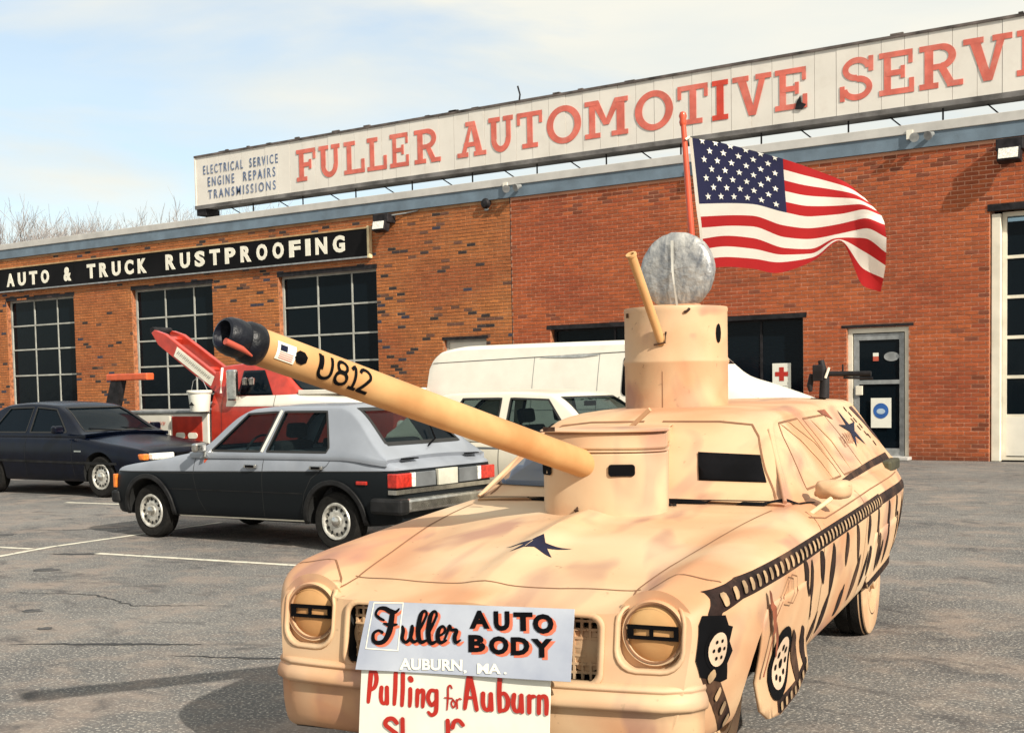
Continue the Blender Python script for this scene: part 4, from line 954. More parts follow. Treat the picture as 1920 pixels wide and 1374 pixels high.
for a, c in ((.155, 1.165), (-.235, 1.165)):
    P_ = rounded(a-(.058 if a > 0 else .04), c-.027, a+(.058 if a > 0 else .04), c+.027, .014); b = MB()
    vs = []
    for u, v in P_:
        y = curve([(-.30, 1.48), (-.25, 1.40), (-.17, 1.335), (-.05, 1.31), (.08, 1.315), (.20, 1.345), (.285, 1.42)])(u); vs.append((u, y-.008, v))
    b.add(vs, [tuple(range(len(vs)))]); b.obj('vision_slot', BLACK, tank)
b = MB(); b.tube([(-.05, 1.33, .955), (-.06, 1.30, .985), (-.05, 1.325, 1.0)], .01, 6); b.obj('bracket', BROWN, tank)
b = MB(); b.tube([(.30+.02*math.cos(i), 1.62+.0*i, .985+.004*math.sin(i*2)) for i in range(12)], .004, 5); b.obj('wire_coil', DKMETAL, tank)
# gun tube
g0 = Vector((-.02, 1.36, 1.185)); g1 = Vector((-.56, -.44, 1.712)); gd = (g1-g0).normalized()
base = g0+gd*.02
gR = .065
def frame(o, d): 
    q = d.to_track_quat('Z', 'Y').to_matrix().to_4x4(); q.translation = o; return q
F = frame(g0, gd); GL = (g1-g0).length
b = MB(); b.lathe([(gR*.9, -.10), (gR*.96, -.02), (gR*.98, 0), (gR*.98, GL*.25), (gR*.985, GL*.5), (gR, GL*.75), (gR*1.02, GL), (gR*.96, GL), (gR*.96, GL-.06)], 48, F); gun = b.obj('gun_tube', TUBE, tank, 40)
b = MB(); prof_ = [(gR*1.04, GL-.01), (gR*1.10, GL-.005), (gR*1.15, GL+.008), (gR*1.13, GL+.040), (gR*1.03, GL+.052), (gR*.97, GL+.058), (gR*1.02, GL+.072), (gR*1.04, GL+.095), (gR*.98, GL+.122), (gR*.86, GL+.138), (gR*.72, GL+.142), (gR*.66, GL+.12), (gR*.001, GL+.05)]
b.lathe(prof_, 44, F); b.obj('muzzle', mat('glossy_black_rubber', (.004, .005, .010), .42, coat=.0, spec=.3, var=.3, bump=.3, bscale=30), gun, 40)
# wrap text, flag sticker and dot round the tube: (along, angle)
sv0 = Vector((2.27, -3.64, .15)); side_dir = (sv0-gd*sv0.dot(gd)).normalized(); upd = side_dir.cross(gd); upd = -upd if upd.z < 0 else upd
def wrap(along, arc_, h=0):
    a = arc_/gR; r = gR*1.02+.002+h
    return g0+gd*along+(side_dir*math.cos(a)+upd*math.sin(a))*r
def strokes(mb, segs, mp, wd, res=.006, h=0):
    for i, s in enumerate(segs):
        dp = dense(s, res) if len(s) > 1 else s; vs, fs = ribbon2d(dp, wd); mb.add([mp(u, v, h+i*.0004) for u, v in vs], fs)
def arcpts(cx, cy, rx, ry, a0, a1, n=14): return [(cx+rx*math.cos(math.radians(lerp(a0, a1, i/n))), cy+ry*math.sin(math.radians(lerp(a0, a1, i/n)))) for i in range(n+1)]
glyph = {'U': [[(0, 1), (0, .3)]+arcpts(.3, .3, .3, .3, 180, 360)+[(.6, .3), (.6, 1)], [(.1, .95), (.1, .35)]], '8': [arcpts(.3, .74, .24, .24, 0, 360), arcpts(.3, .26, .29, .27, 0, 360)], '1': [[(.1, .8), (.3, 1), (.3, 0)], [(.1, 0), (.5, 0)]], '2': [arcpts(.3, .72, .27, .28, 170, -20)+[(.05, 0), (.6, 0)]]}
b = MB()
# the number is read with the muzzle at the left; distance from the muzzle grows to the right
for ch, a, hh in (('U', .245, .085), ('8', .325, .085), ('1', .39, .085), ('2', .44, .085)):
    strokes(b, [[(a+u*.095, (v-.5)*hh+.010) for u, v in s] for s in glyph[ch]], lambda u, v, h: wrap(GL-u, v, h), .0135)
b.obj('painted_number', BLACK, gun)
b = MB(); vs = [(.045+.085*i/8, -.022+.062*j/8) for j in range(9) for i in range(9)]; b.add([wrap(GL-u, v, .0005) for u, v in vs], [(j*9+i, j*9+i+1, (j+1)*9+i+1, (j+1)*9+i) for i in range(8) for j in range(8)]); fo = b.obj('flag_sticker', BOARD, gun)
b = MB(); b2 = MB()
def patch(mb, x0, x1, y0, y1, h): 
    vs = [(lerp(x0, x1, i/4), lerp(y0, y1, j/3)) for j in range(4) for i in range(5)]; mb.add([wrap(GL-u, v, h) for u, v in vs], [(j*5+i, j*5+i+1, (j+1)*5+i+1, (j+1)*5+i) for i in range(4) for j in range(3)])
patch(b, .058, .090, .010, .030, .0015); b.obj('sticker_canton', NAVY, fo)
for k in range(4): patch(b2, .058, .120, -.016+.0065*k, -.0130+.0065*k, .0015)
b2.obj('sticker_stripes', mat('pale_red', (.6, .2, .16), .6), fo)
b = MB(); b.add([wrap(GL-.155-.030*math.cos(a*PI/4+.3), .010+.024*math.sin(a*PI/4+.3), .001) for a in range(8)]+[wrap(GL-.155, .010, .0015)], [(a, (a+1) % 8, 8) for a in range(8)]); b.obj('black_patch', BLACK, gun)
b = MB(); mz = g0+gd*(GL+.09)+side_dir*gR*.9-upd*gR*.45; b.tube([mz-gd*.05-upd*.012, mz+gd*.0, mz+gd*.07+upd*.005], [.004, .011, .012], 8); b.obj('red_plug', mat('dull_red_plug', (.42, .07, .04), .6), gun, 60)
# drum cupola
DX, DY = -.10, 3.03; dr = .295
b = MB(); b.lathe([(dr, 1.38), (dr, 1.42), (dr*1.005, 1.655), (dr*1.03, 1.67), (dr*1.03, 1.682), (dr*1.0, 1.70), (dr*1.0, 1.955), (dr*1.012, 1.968), (dr*1.0, 1.985), (dr*.96, 1.985), (dr*.95, 1.96), (.001, 1.955)], 56, Matrix.Translation((DX, DY, 0)))
drum = b.obj('drum_cupola', TAN, tank, 30); drum['label'] = 'sand painted steel drum standing on the roof'
def dwrap(a, z, h=.002): return (DX+math.sin(a)*(dr*1.0+h), DY-math.cos(a)*(dr+h), z)
b = MB(); b.add([dwrap(1.22+.08*math.cos(t*PI/6), 1.83+.05*math.sin(t*PI/6)*1.1, .004) for t in range(12)], [tuple(range(12))]); b.obj('black_opening', BLACK, drum)
b = MB(); b.tube([dwrap(.45, 1.945, .006), dwrap(.52, 1.955, .012), dwrap(.55, 1.965, .006)], .008, 6); b.tube([dwrap(-.85, 1.93, .006), dwrap(-.85, 1.955, .006)], .007, 6); b.obj('bolt', BROWN, drum)
sm = MB(); sm.add([dwrap(.02, 1.42+.2*i/6, .002) for i in range(7)]+[dwrap(.035, 1.42+.2*i/6, .002) for i in range(7)], [(i, i+1, 8+i, 7+i) for i in range(6)]); sm.obj('seam', SEAM, drum)
p0 = Vector((DX+.0, DY-dr-.0, 1.80)); p1 = Vector((-.165, 2.45, 2.24))
b = MB(); F2 = frame(p0, (p1-p0).normalized()); l_ = (p1-p0).length; b.lathe([(.024, -.03), (.025, l_), (.030, l_), (.030, l_+.012), (.017, l_+.012), (.016, l_-.08)], 20, F2); small = b.obj('machine_gun_pipe', TUBE, tank, 40)
b = MB(); b.lathe([(.001, l_-.04), (.0165, l_-.04)], 16, F2); b.obj('bore', BLACK, small)
b = MB(); b.tube([p0+Vector((-.035, -.01, -.03)), p0+Vector((.03, -.012, -.02)), p0+Vector((.035, -.01, .04))], .006, 6); b.obj('pipe_clip', BROWN, small)
# foil covered searchlight
def foil():
    M = mat('brushed_foil', (.60, .58, .54), .45, .5, var=.1, vscale=7, bump=.8, bscale=14); t = M.node_tree; b = t.nodes['Principled BSDF']; src = b.inputs['Base Color'].links[0].from_socket
    tcn = [n for n in t.nodes if n.bl_idname == 'ShaderNodeTexCoord'][0]; mm = nd(t, 'ShaderNodeMapping'); mm.inputs['Rotation'].default_value = (0, .8, 0); mm.inputs['Scale'].default_value = (6, 6, 2.6); n = nd(t, 'ShaderNodeTexNoise'); n.inputs['Scale'].default_value = 2.6; n.inputs['Detail'].default_value = 12; n.inputs['Roughness'].default_value = .65; n.inputs['Distortion'].default_value = .7
    r = nd(t, 'ShaderNodeValToRGB'); r.color_ramp.elements[0].position = .34; r.color_ramp.elements[1].position = .68; r.color_ramp.elements[0].color = (.17, .18, .20, 1); r.color_ramp.elements[1].color = (.60, .58, .54, 1)
    t.links.new(tcn.outputs['Object'], mm.inputs['Vector']); t.links.new(mm.outputs[0], n.inputs['Vector']); t.links.new(n.outputs['Fac'], r.inputs['Fac']); t.links.new(r.outputs['Color'], b.inputs['Base Color']); return M
FOIL = foil()
LC = Vector((-.085, 2.98, 2.195)); 
b = MB(); rg = 30
vs = []; rr = random.Random(2)
for i, q in enumerate([.001, .3, .6, .85, .97, 1.0, 1.0, .9]):
    for k in range(48):
        a = 2*PI*k/48; wv = 1+(.012*rr.uniform(-1, 1) if i > 3 else 0)
        vs.append((math.cos(a)*.222*q*wv, [-.03, -.028, -.022, -.012, 0, .02, .06, .07][i]+rr.uniform(-.002, .002), math.sin(a)*.222*q*wv))
b.add(vs, [(i*48+k, i*48+(k+1) % 48, (i+1)*48+(k+1) % 48, (i+1)*48+k) for i in range(7) for k in range(48)]); lo = b.obj('searchlight', FOIL, tank, 60); lo.location = LC; lo.rotation_euler = (0, 0, -.12)
b = MB(); b.add([(-.012, -.031, .17), (-.004, -.044, .0), (.008, -.046, -.08), (.016, -.03, -.2), (.030, -.029, -.2), (.018, -.045, -.08), (.010, -.043, 0), (.006, -.031, .17)], [(0, 1, 6, 7), (1, 2, 5, 6), (2, 3, 4, 5)]); b.obj('foil_ridge', mat('bright_foil', (.72, .69, .62), .4, .4), lo)
MB().box(-.14, .14, -.03, .05, -.24, -.19).obj('lamp_foot', TAN, lo, bevel=.01)
# door mirror and stick
b = MB()
vs = []
for i, (y, k) in enumerate([(-.09, .25), (-.07, .8), (-.03, 1), (.06, 1), (.075, .9)]):
    for u, v in rounded(-.10*k, -.055*k, .10*k, .055*k, .04*k, 4): vs.append((u, y, v))
n_ = 20; b.add(vs, [(i*n_+k, i*n_+(k+1) % n_, (i+1)*n_+(k+1) % n_, (i+1)*n_+k) for i in range(4) for k in range(n_)]+[tuple(range(n_)), tuple(4*n_+k for k in range(n_))])
for sg in (1,):
    o = b.obj('door_mirror', TAN, tank, 45); o.location = (sg*.97, 2.02, 1.035); o.rotation_euler = (0, 0, -.25); o.scale = (.78, .78, .8)
    MB().tube([(-.12, .02, -.03), (-.03, .0, -.02)], .018, 8).obj('mirror_stalk', TAN, o, 60)
MB().tube([(.90, 1.84, .935), (.98, 1.93, 1.00)], .012, 8).obj('peg', mat('bare_wood', (.62, .5, .3), .7), tank, 60)
# hood star
def starpoly(cx, cy, r, r2, rot=90, sx=1, sy=1): return [(cx+math.cos(math.radians(rot+36*k))*(r if k % 2 == 0 else r2)*sx, cy+math.sin(math.radians(rot+36*k))*(r if k % 2 == 0 else r2)*sy) for k in range(10)]
decal('hood_star', starpoly(.028, .60, .152, .050, 97, 1.0, .92), tb, TP, (0, 0, -1), NAVY, tank, .002, .02)
# painted track: a dark band with sand links round the side, two road wheels, stripes
def band(pts, wd, name, link_from=0, link_to=1, lk=.078):
    b = MB(); line_on(b, pts, wd, allb, SD, (-1, 0, 0), .0025, .02); bo = b.obj(name, BROWN, tank)
    dp = dense(pts, .005); L_ = len(dp); n_ = int(L_*.005/lk); b = MB()
    for i in range(n_):
        if not (link_from <= i/n_ <= link_to): continue
        j = int((i+.5)/n_*(L_-1)); a = dp[j]; d = (dp[min(j+4, L_-1)]-dp[max(j-4, 0)]).normalized(); q = Vector((-d.y, d.x))
        w2 = wd*.29; l2 = lk*.22
        P_ = [a+d*(math.copysign(abs(math.cos(t*PI/5))**.6, math.cos(t*PI/5))*l2)+q*(math.copysign(abs(math.sin(t*PI/5))**.6, math.sin(t*PI/5))*w2) for t in range(10)]
        vs, bad = project([(p.x, p.y) for p in P_], allb, SD, (-1, 0, 0), .010)
        if not bad: MB().add(vs, [tuple(range(10))]).obj('track_link', LINKM, bo)
LINKM = mat('link_paint', (.36, .235, .13), .7, var=.25, vscale=12)
band([(.10, .785), (.3, .812), (1.2, .826), (2.2, .838), (3.0, .845), (3.55, .85)], .074, 'painted_track', 0, 1, .088)
band([(3.5, .85), (4.2, .85), (4.9, .845)], .060, 'painted_track', 2, 2)
band([(4.9, .845), (5.1, .81), (5.2, .68), (5.2, .50), (5.1, .43), (4.6, .41), (4.0, .405), (3.35, .40)], .05, 'painted_track', 2, 2)
# skirts that hang over the wheels
def skirt(poly, name):
    vs, fs = fill2d(poly, .05); out_ = []
    for y, z in vs:
        h = tb.ray_cast(Vector((2, y, max(z, .40))), Vector((-1, 0, 0))); x = (h[0].x if h[0] else .93)+.006+(max(0, .42-z)*.06)
        out_.append((x, y, z))
    b = MB(); b.add(out_, fs); o = b.obj(name, TAN, tank, 60); md = o.modifiers.new('s', 'SOLIDIFY'); md.thickness = .012; md.offset = -1
    return BVHTree.FromPolygons([Vector(v) for v in out_], fs), out_, fs
sk1, v1, f1 = skirt([(.62, .52), (.60, .64), (.66, .70), (1.34, .70), (1.50, .58), (1.57, .40), (1.58, .27), (1.34, .215), (1.0, .20), (.80, .225), (.68, .28), (.63, .40)], 'front_wheel_skirt')
sk2, v2, f2 = skirt([(3.38, .67), (3.36, .40), (3.42, .345), (4.5, .35), (4.5, .67)], 'rear_wheel_skirt')
allb = BVHTree.FromPolygons([Vector(v) for v in tv]+[Vector(v) for v in gv]+[Vector(v) for v in v1]+[Vector(v) for v in v2], list(tf)+[tuple(i+len(tv) for i in f) for f in gf]+[tuple(i+len(tv)+len(gv) for i in f) for f in f1]+[tuple(i+len(tv)+len(gv)+len(v1) for i in f) for f in f2])
band([(.95, .235), (1.3, .245), (1.55, .30)], .06, 'painted_track', 0, 1, .085)
b = MB(); line_on(b, [(4.9, .39), (4.2, .375), (3.36, .365)], .045, allb, SD, (-1, 0, 0), .003, .03); b.obj('painted_track', BROWN, tank)
band([(.12, .80), (.07, .74), (.06, .66)], .06, 'painted_track', 2, 2)
band([(.03, .58), (.08, .50), (.16, .43), (.25, .36), (.33, .30)], .085, 'painted_track', 0, 1, .085)
def road_wheel(cy, cz, ry, rz, seg=24, holes=8, inner=.72):
    P_ = [(cy+math.cos(2*PI*k/seg)*ry, cz+math.sin(2*PI*k/seg)*rz) for k in range(seg)]
    o = decal('painted_road_wheel', P_, allb, SD, (-1, 0, 0), BLACK, tank, .006, .02)
    b = MB(); P_ = [(cy+math.cos(2*PI*k/seg)*ry*inner, cz+math.sin(2*PI*k/seg)*rz*inner) for k in range(seg)]; decal('painted_disc', P_, allb, SD, (-1, 0, 0), mat('disc_paint', (.62, .45, .32), .6), o, .009, .02)
    b = MB()
    for k in range(holes+1):
        a = 2*PI*k/holes; q = .44 if k < holes else 0; r_ = .085 if k < holes else .13
        P_ = [(cy+math.cos(a)*ry*q+math.cos(t*PI/4)*ry*r_*1.1, cz+math.sin(a)*rz*q+math.sin(t*PI/4)*rz*r_*1.1) for t in range(8)]; vs, bad = project(P_, allb, SD, (-1, 0, 0), .012); MB().add(vs, [tuple(range(8))]).obj('painted_hole', BLACK, o)
road_wheel(.98, .415, .185, .15, holes=8)
decal('painted_sprocket', [(.0, .72), (.02, .75), (.13, .74), (.16, .70), (.20, .69), (.18, .64), (.22, .60), (.18, .56), (.20, .50), (.14, .50), (.0, .54), (-.02, .6)], allb, SD, (-1, 0, 0), BLACK, tank, .005, .03)
road_wheel(.09, .625, .075, .075, holes=6, inner=.8)
# lens shaped stripes
STR = [(1.25, .80, 1.42, .62, .05), (1.42, .78, 1.52, .50, .045), (1.16, .52, 1.38, .20, .07), (1.36, .50, 1.52, .27, .06), (1.62, .79, 1.78, .62, .06), (1.74, .50, 1.60, .36, .05), (1.95, .79, 2.0, .52, .09), (2.0, .56, 1.82, .38, .07), (2.32, .80, 2.38, .62, .07), (2.45, .52, 2.3, .38, .08), (2.62, .81, 2.80, .58, .05), (2.86, .62, 2.66, .40, .08), (3.05, .82, 3.12, .64, .07), (3.22, .62, 3.28, .44, .09), (3.16, .60, 3.02, .42, .06), (3.42, .82, 3.5, .60, .05), (3.55, .66, 3.62, .42, .10), (3.9, .82, 4.0, .6, .07), (4.0, .64, 3.98, .42, .09), (4.3, .82, 4.38, .66, .06), (4.45, .70, 4.6, .44, .10), (4.75, .80, 4.78, .5, .07), (4.95, .80, 5.02, .48, .08), (3.75, .6, 3.7, .43, .06)]
for i, (y0, z0, y1, z1, wd) in enumerate(STR):
    m0 = ((y0+y1)/2+.02, (z0+z1)/2); b = MB(); line_on(b, [(y0, z0), (lerp(y0, m0[0], .5)+.01, lerp(z0, m0[1], .5)), m0, (y1, z1)], [.010, wd*1.1, wd*1.4, wd, .010], allb, SD, (-1, 0, 0), .0032+.0004*(i % 3), .02); b.obj('camouflage_stripe', BROWN, tank)
b = MB(); RBR = mat('rust_brown_paint', (.26, .07, .03), .65, var=.3)
for P_, w_ in (([(.60, .765), (.63, .74), (.66, .70)], [.008, .03, .03]), ([(.64, .72), (.70, .66), (.74, .58)], [.03, .055, .02]), ([(.74, .62), (.80, .55), (.84, .47)], [.02, .035, .02]), ([(.72, .60), (.69, .50), (.67, .42)], [.016, .02, .03]), ([(.72, .64), (.86, .72)], [.01, .004])): line_on(b, P_, w_, allb, SD, (-1, 0, 0), .016, .015)
b.obj('painted_figure', RBR, tank)
b = MB(); Q_ = dict(mp=SD, d=(-1, 0, 0), off=.016, res=.02)
for P_ in ([(.84, .70), (.96, .78), (1.06, .76)], [(.9, .68), (1.0, .66), (1.08, .70), (1.06, .76)], [(.96, .78), (.98, .72)]): line_on(b, P_, .006, allb, **Q_)
b.obj('pencilled_lines', SEAM, tank)
# dark strip at the belt, sooty box, star and marks on the rear quarter
b = MB(); line_on(b, [(2.9, .985), (3.4, 1.0), (4.2, 1.02), (4.95, 1.03)], [.02, .035, .04, .045], allb, SD, (-1, 0, 0), .005, .03); b.obj('belt_stripe', BROWN, tank)
MB().box(.80, .885, 4.62, 5.08, .935, 1.01).obj('side_box', mat('olive_soot', (.05, .045, .02), .7, var=.3), tank, bevel=.015)
decal('side_star', starpoly(4.25, 1.235, .20, .06, 90, 1.5, .65), gb, SD, (-1, 0, 0), NAVY, tank, .004, .02)
decal('rear_quarter_stripe', [(4.72, 1.37), (4.83, 1.375), (5.04, 1.22), (5.08, 1.12), (4.95, 1.18)], gb, SD, (-1, 0, 0), mat('maroon_paint', (.06, .018, .014), .6, var=.3), tank, .004, .04)
decal('corner_patch', [(3.62, 1.375), (3.86, 1.375), (3.92, 1.31), (3.72, 1.345)], gb, SD, (-1, 0, 0), RBR, tank, .004, .03)
b = MB(); rr = random.Random(4)
for i in range(16):
    u = 3.72+i*.032; v = 1.185+rr.uniform(-.012, .012); line_on(b, [(u, v-.03), (u+rr.uniform(-.012, .03), v), (u+rr.uniform(-.01, .02), v+.032)], .010, gb, SD, (-1, 0, 0), .0035, .02)
b.obj('faint_lettering', RBR, tank)
b = MB()
for u, v in ((4.52, 1.375), (4.57, 1.34), (4.60, 1.30), (4.66, 1.26), (4.66, 1.21), (4.50, 1.30), (4.55, 1.25), (4.72, 1.19), (4.76, 1.14)): line_on(b, [(u, v), (u+.04, v-.03)], [.008, .03, .01], gb, SD, (-1, 0, 0), .0035, .02)
b.obj('dark_flecks', BROWN, tank)
# wheels, painted over in sand
for x, y in ((.64, .88), (-.74, .88), (.78, 3.86), (-.78, 3.86)):
    M = Matrix.Rotation(PI/2, 4, 'Z'); h = thing('wheel', '', '', (0, 0, 0)); 
    del h['label']; del h['category']; h.parent = tank; h.location = (x, y, .33); h.rotation_euler = (0, 0, PI/2)
    wheel(h, Vector((0, 0, 0)), .335, .20, -1 if x > 0 else 1, 'tan', tm=RUBBER)
    s_ = -1 if x > 0 else 1
    b = MB(); b.lathe([(.21, .1*s_), (.30, .101*s_), (.325, .088*s_), (.334, .06*s_)], 44, None, ax='y'); b.obj('painted_sidewall', TAN, h, 40)
# exhaust and axle hints beneath
MB().box(-.55, .55, .4, 5.0, .20, .30).obj('chassis', UNDER, tank); MB().tube([(-.8, .86, .33), (.8, .86, .33)], .04, 8).tube([(-.8, 3.86, .33), (.8, 3.86, .33)], .05, 8).obj('axles', UNDER, tank)
MB().box(-.80, .80, -.0, .40, .22, .40).obj('lower_apron', UNDER, tank)
# rear mounted gun on the roof
rg = thing('roof_gun', '', '', (0, 0, 0)); del rg['label']; del rg['category']; rg.parent = tank; rg.location = (.42, 4.62, 1.42)
MB().tube([(-.06, 0, -.01), (-.0, 0, -.015), (.03, 0, .02), (.035, 0, .15), (.01, 0, .27)], [.03, .035, .035, .032, .02], 10).obj('mount_post', DKMETAL, rg, 60)
MB().box(-.04, .03, -.04, .03, .13, .24).tube([(-.05, 0, .18), (-.065, 0, .10), (-.06, 0, .06)], [.018, .022, .014], 8).obj('receiver', DKMETAL, rg, bevel=.008)
MB().tube([(.0, 0, .18), (.34, .0, .172)], .018, 12).tube([(.16, 0, .15), (.35, 0, .142)], .008, 8).tube([(.155, 0, .19), (.155, 0, .24)], .006, 6).obj('barrel', DKMETAL, rg, 60)
MB().tube([(.045, -.03, .15), (.07, -.03, .22)], .009, 6).obj('cocking_handle', IVORY, rg, 60)

# set the nose back a little: everything ahead of the front axle is shortened
def nose(me):
    for v in me.vertices:
        if v.co.y < .88: v.co.y += .115*(.88-v.co.y)
def nose_tree(o):
    for c in list(o.children):
        if c.name.split('.')[0] in ('gun_tube', 'wheel', 'roof_gun', 'searchlight', 'drum_cupola', 'door_mirror', 'machine_gun_pipe'): continue
        if c.type == 'MESH': nose(c.data); c.data.update()
        nose_tree(c)
nose_tree(tank)

# ---------------------------------------------------------------- flag on its pole
def T2W(p): c, s = math.cos(TRZ), math.sin(TRZ); return Vector((TX+p[0]*c-p[1]*s, TY+p[0]*s+p[1]*c, p[2]))
fl = thing('american_flag', 'stars and stripes flag blowing from an orange red pole on the tank car roof', 'flag', (TX, TY, 0), TRZ)
MB().tube([(-.165, 3.72, 1.42), (-.20, 3.72, 2.5), (-.245, 3.72, 3.17)], [.021, .020, .017], 14).lathe([(.001, .05), (.018, .042), (.026, .02), (.02, .0), (.024, -.02), (.018, -.04)], 16, Matrix.Translation((-.247, 3.72, 3.2))).obj('pole', mat('orange_red_pole', (.55, .07, .025), .4, var=.1, coat=.2), fl, 40)
CT = {0: [(-0.21, 3.085), (-0.03, 3.04), (0.18, 2.97), (0.37, 2.9), (0.47, 2.86), (0.59, 2.81), (0.75, 2.73), (0.83, 2.66)],
5: [(-0.17, 2.67), (0.01, 2.66), (0.19, 2.64), (0.38, 2.58), (0.54, 2.545), (0.71, 2.545), (0.85, 2.555), (0.965, 2.51)],
6: [(-0.16, 2.59), (0.01, 2.585), (0.19, 2.57), (0.38, 2.50), (0.54, 2.475), (0.71, 2.485), (0.86, 2.50), (0.99, 2.45)],
7: [(-0.15, 2.52), (0.0, 2.52), (0.19, 2.505), (0.38, 2.43), (0.54, 2.41), (0.71, 2.425), (0.87, 2.44), (1.0, 2.375)],
8: [(-0.145, 2.45), (0.0, 2.46), (0.19, 2.435), (0.38, 2.365), (0.54, 2.35), (0.70, 2.40), (0.865, 2.385), (0.995, 2.29)],
9: [(-0.135, 2.385), (0.0, 2.395), (0.19, 2.37), (0.37, 2.325), (0.54, 2.32), (0.705, 2.39), (0.86, 2.31), (0.985, 2.22)],
10: [(-0.13, 2.325), (0.0, 2.33), (0.19, 2.31), (0.355, 2.28), (0.55, 2.295), (0.715, 2.385), (0.855, 2.21), (0.965, 2.15)],
11: [(-0.125, 2.265), (0.0, 2.27), (0.18, 2.25), (0.335, 2.215), (0.55, 2.27), (0.72, 2.38), (0.85, 2.11), (0.94, 2.075)]}
US = [0, .14, .28, .42, .55, .7, .85, 1.0]
def ctrl(j, i):
    if j in CT: return CT[j][i]
    return tuple(lerp(CT[0][i][k], CT[5][i][k], j/5) for k in (0, 1))
def row_pt(jf, u):
    j = min(10, int(jf)); t = jf-j
    a = [curve([(US[i], ctrl(j, i)[k]) for i in range(8)])(u) for k in (0, 1)]; b_ = [curve([(US[i], ctrl(j+1, i)[k]) for i in range(8)])(u) for k in (0, 1)]
    return lerp(a[0], b_[0], t), lerp(a[1], b_[1], t)
def flag_pt(jf, u, off=0):
    # jf 0..13 real stripes: the first two are folded back behind the third
    if jf < 2: x, z = row_pt(0, u); z -= .03*(1-(jf/2)); dy = .05*(1-jf/2)
    else: x, z = row_pt(jf-2, u); dy = 0
    y = 3.72+.055*u*math.sin(u*9+jf*.38)+.10*max(0, u-.8)*5*(.5 if jf < 8 else 1)*math.sin(jf*.5)+dy
    return Vector((x, y-off, z))
NU = 60; fv = []; ff = []; fm = []
for a in range(13*3+1):
    for i in range(NU+1): fv.append(flag_pt(a/3, i/NU))
for a in range(13*3):
    for i in range(NU):
        ff.append((a*(NU+1)+i, a*(NU+1)+i+1, (a+1)*(NU+1)+i+1, (a+1)*(NU+1)+i)); k = a//3
        fm.append(3 if i < 1 else 2 if (k < 7 and i < NU*.43) else (0 if k % 2 == 0 else 1))
def cloth(name, col):
    M = mat(name, col, .85, var=.05, vscale=5, bump=.15, bscale=220); t = M.node_tree; b = t.nodes['Principled BSDF']; o_ = t.nodes['Material Output']
    tl = nd(t, 'ShaderNodeBsdfTranslucent'); tl.inputs[0].default_value = (*col, 1); x = nd(t, 'ShaderNodeMixShader'); x.inputs[0].default_value = .3
    t.links.new(b.outputs[0], x.inputs[1]); t.links.new(tl.outputs[0], x.inputs[2]); t.links.new(x.outputs[0], o_.inputs[0]); return M
me = bpy.data.meshes.new('flag_cloth'); me.from_pydata(fv, [], ff); 
for m_ in (cloth('flag_red', (.46, .012, .014)), cloth('flag_white', (.82, .76, .68)), cloth('flag_navy', (.018, .02, .07)), cloth('flag_hem', (.75, .7, .6))): me.materials.append(m_)
me.polygons.foreach_set('material_index', fm); link('cloth', me, fl, 70)
STARM = mat('star_white', (.82, .80, .74), .8)
sv_ = starpoly(0, 0, 1, .42)
for rrow in range(9):
    for cc in range(6 if rrow % 2 == 0 else 5):
        u = .035+.385*((cc+.5+(0 if rrow % 2 == 0 else .5))/6.0); jf = .35+6.5*(rrow+.45)/9.0
        if jf < 2.1: continue
        b = MB(); b.add([flag_pt(jf-q*.30, u+p*.0155, .004) for p, q in sv_]+[flag_pt(jf, u, .004)], [(i, (i+1) % 10, 10) for i in range(10)]); b.obj('star', STARM, fl)
MB().tube([(-.225, 3.70, 3.07), (-.20, 3.71, 3.085)], .008, 6).tube([(-.14, 3.71, 2.3), (-.12, 3.71, 2.28)], .008, 6).obj('grommet_ties', IVORY, fl)
# ---------------------------------------------------------------- hand painted signs on the nose of the tank car
def quadmap(TL, TR, BR, BL, nrm):
    TL, TR, BR, BL, nrm = map(Vector, (TL, TR, BR, BL, nrm))
    def f(u, v, h=0):   # u to the right, v downward, both 0..1
        w_ = .004*math.sin(u*5+v*3)
        return (TL*(1-u)+TR*u)*(1-v)+(BL*(1-u)+BR*u)*v+nrm*(h+w_)
    return f
def board(name, label, f, mt, nx=16, ny=6):
    t = thing(name, label, 'sign', (TX, TY, 0), TRZ); b = MB(); vs = [f(i/nx, j/ny, 0) for j in range(ny+1) for i in range(nx+1)]
    b.add(vs, [(j*(nx+1)+i, j*(nx+1)+i+1, (j+1)*(nx+1)+i+1, (j+1)*(nx+1)+i) for i in range(nx) for j in range(ny)]); o = b.obj('sheet', mt, t)
    md = o.modifiers.new('s', 'SOLIDIFY'); md.thickness = .006; md.offset = 1 if False else -1
    b = MB(); return t
FN = (0, -1, 0)
q1 = quadmap((-.385, -.125, .760), (.440, -.125, .772), (.455, -.215, .535), (-.405, -.215, .515), FN)
t1 = board('body_shop_sign', 'grey sign lettered Fuller AUTO BODY AUBURN, MA. across the grille', q1, SIGNG)
def px1(x, y): v = (y-65-.0335*(x-195))/(537+.032*(x-150)); u = (x-195+90*v)/(1640+45*v); return u, v
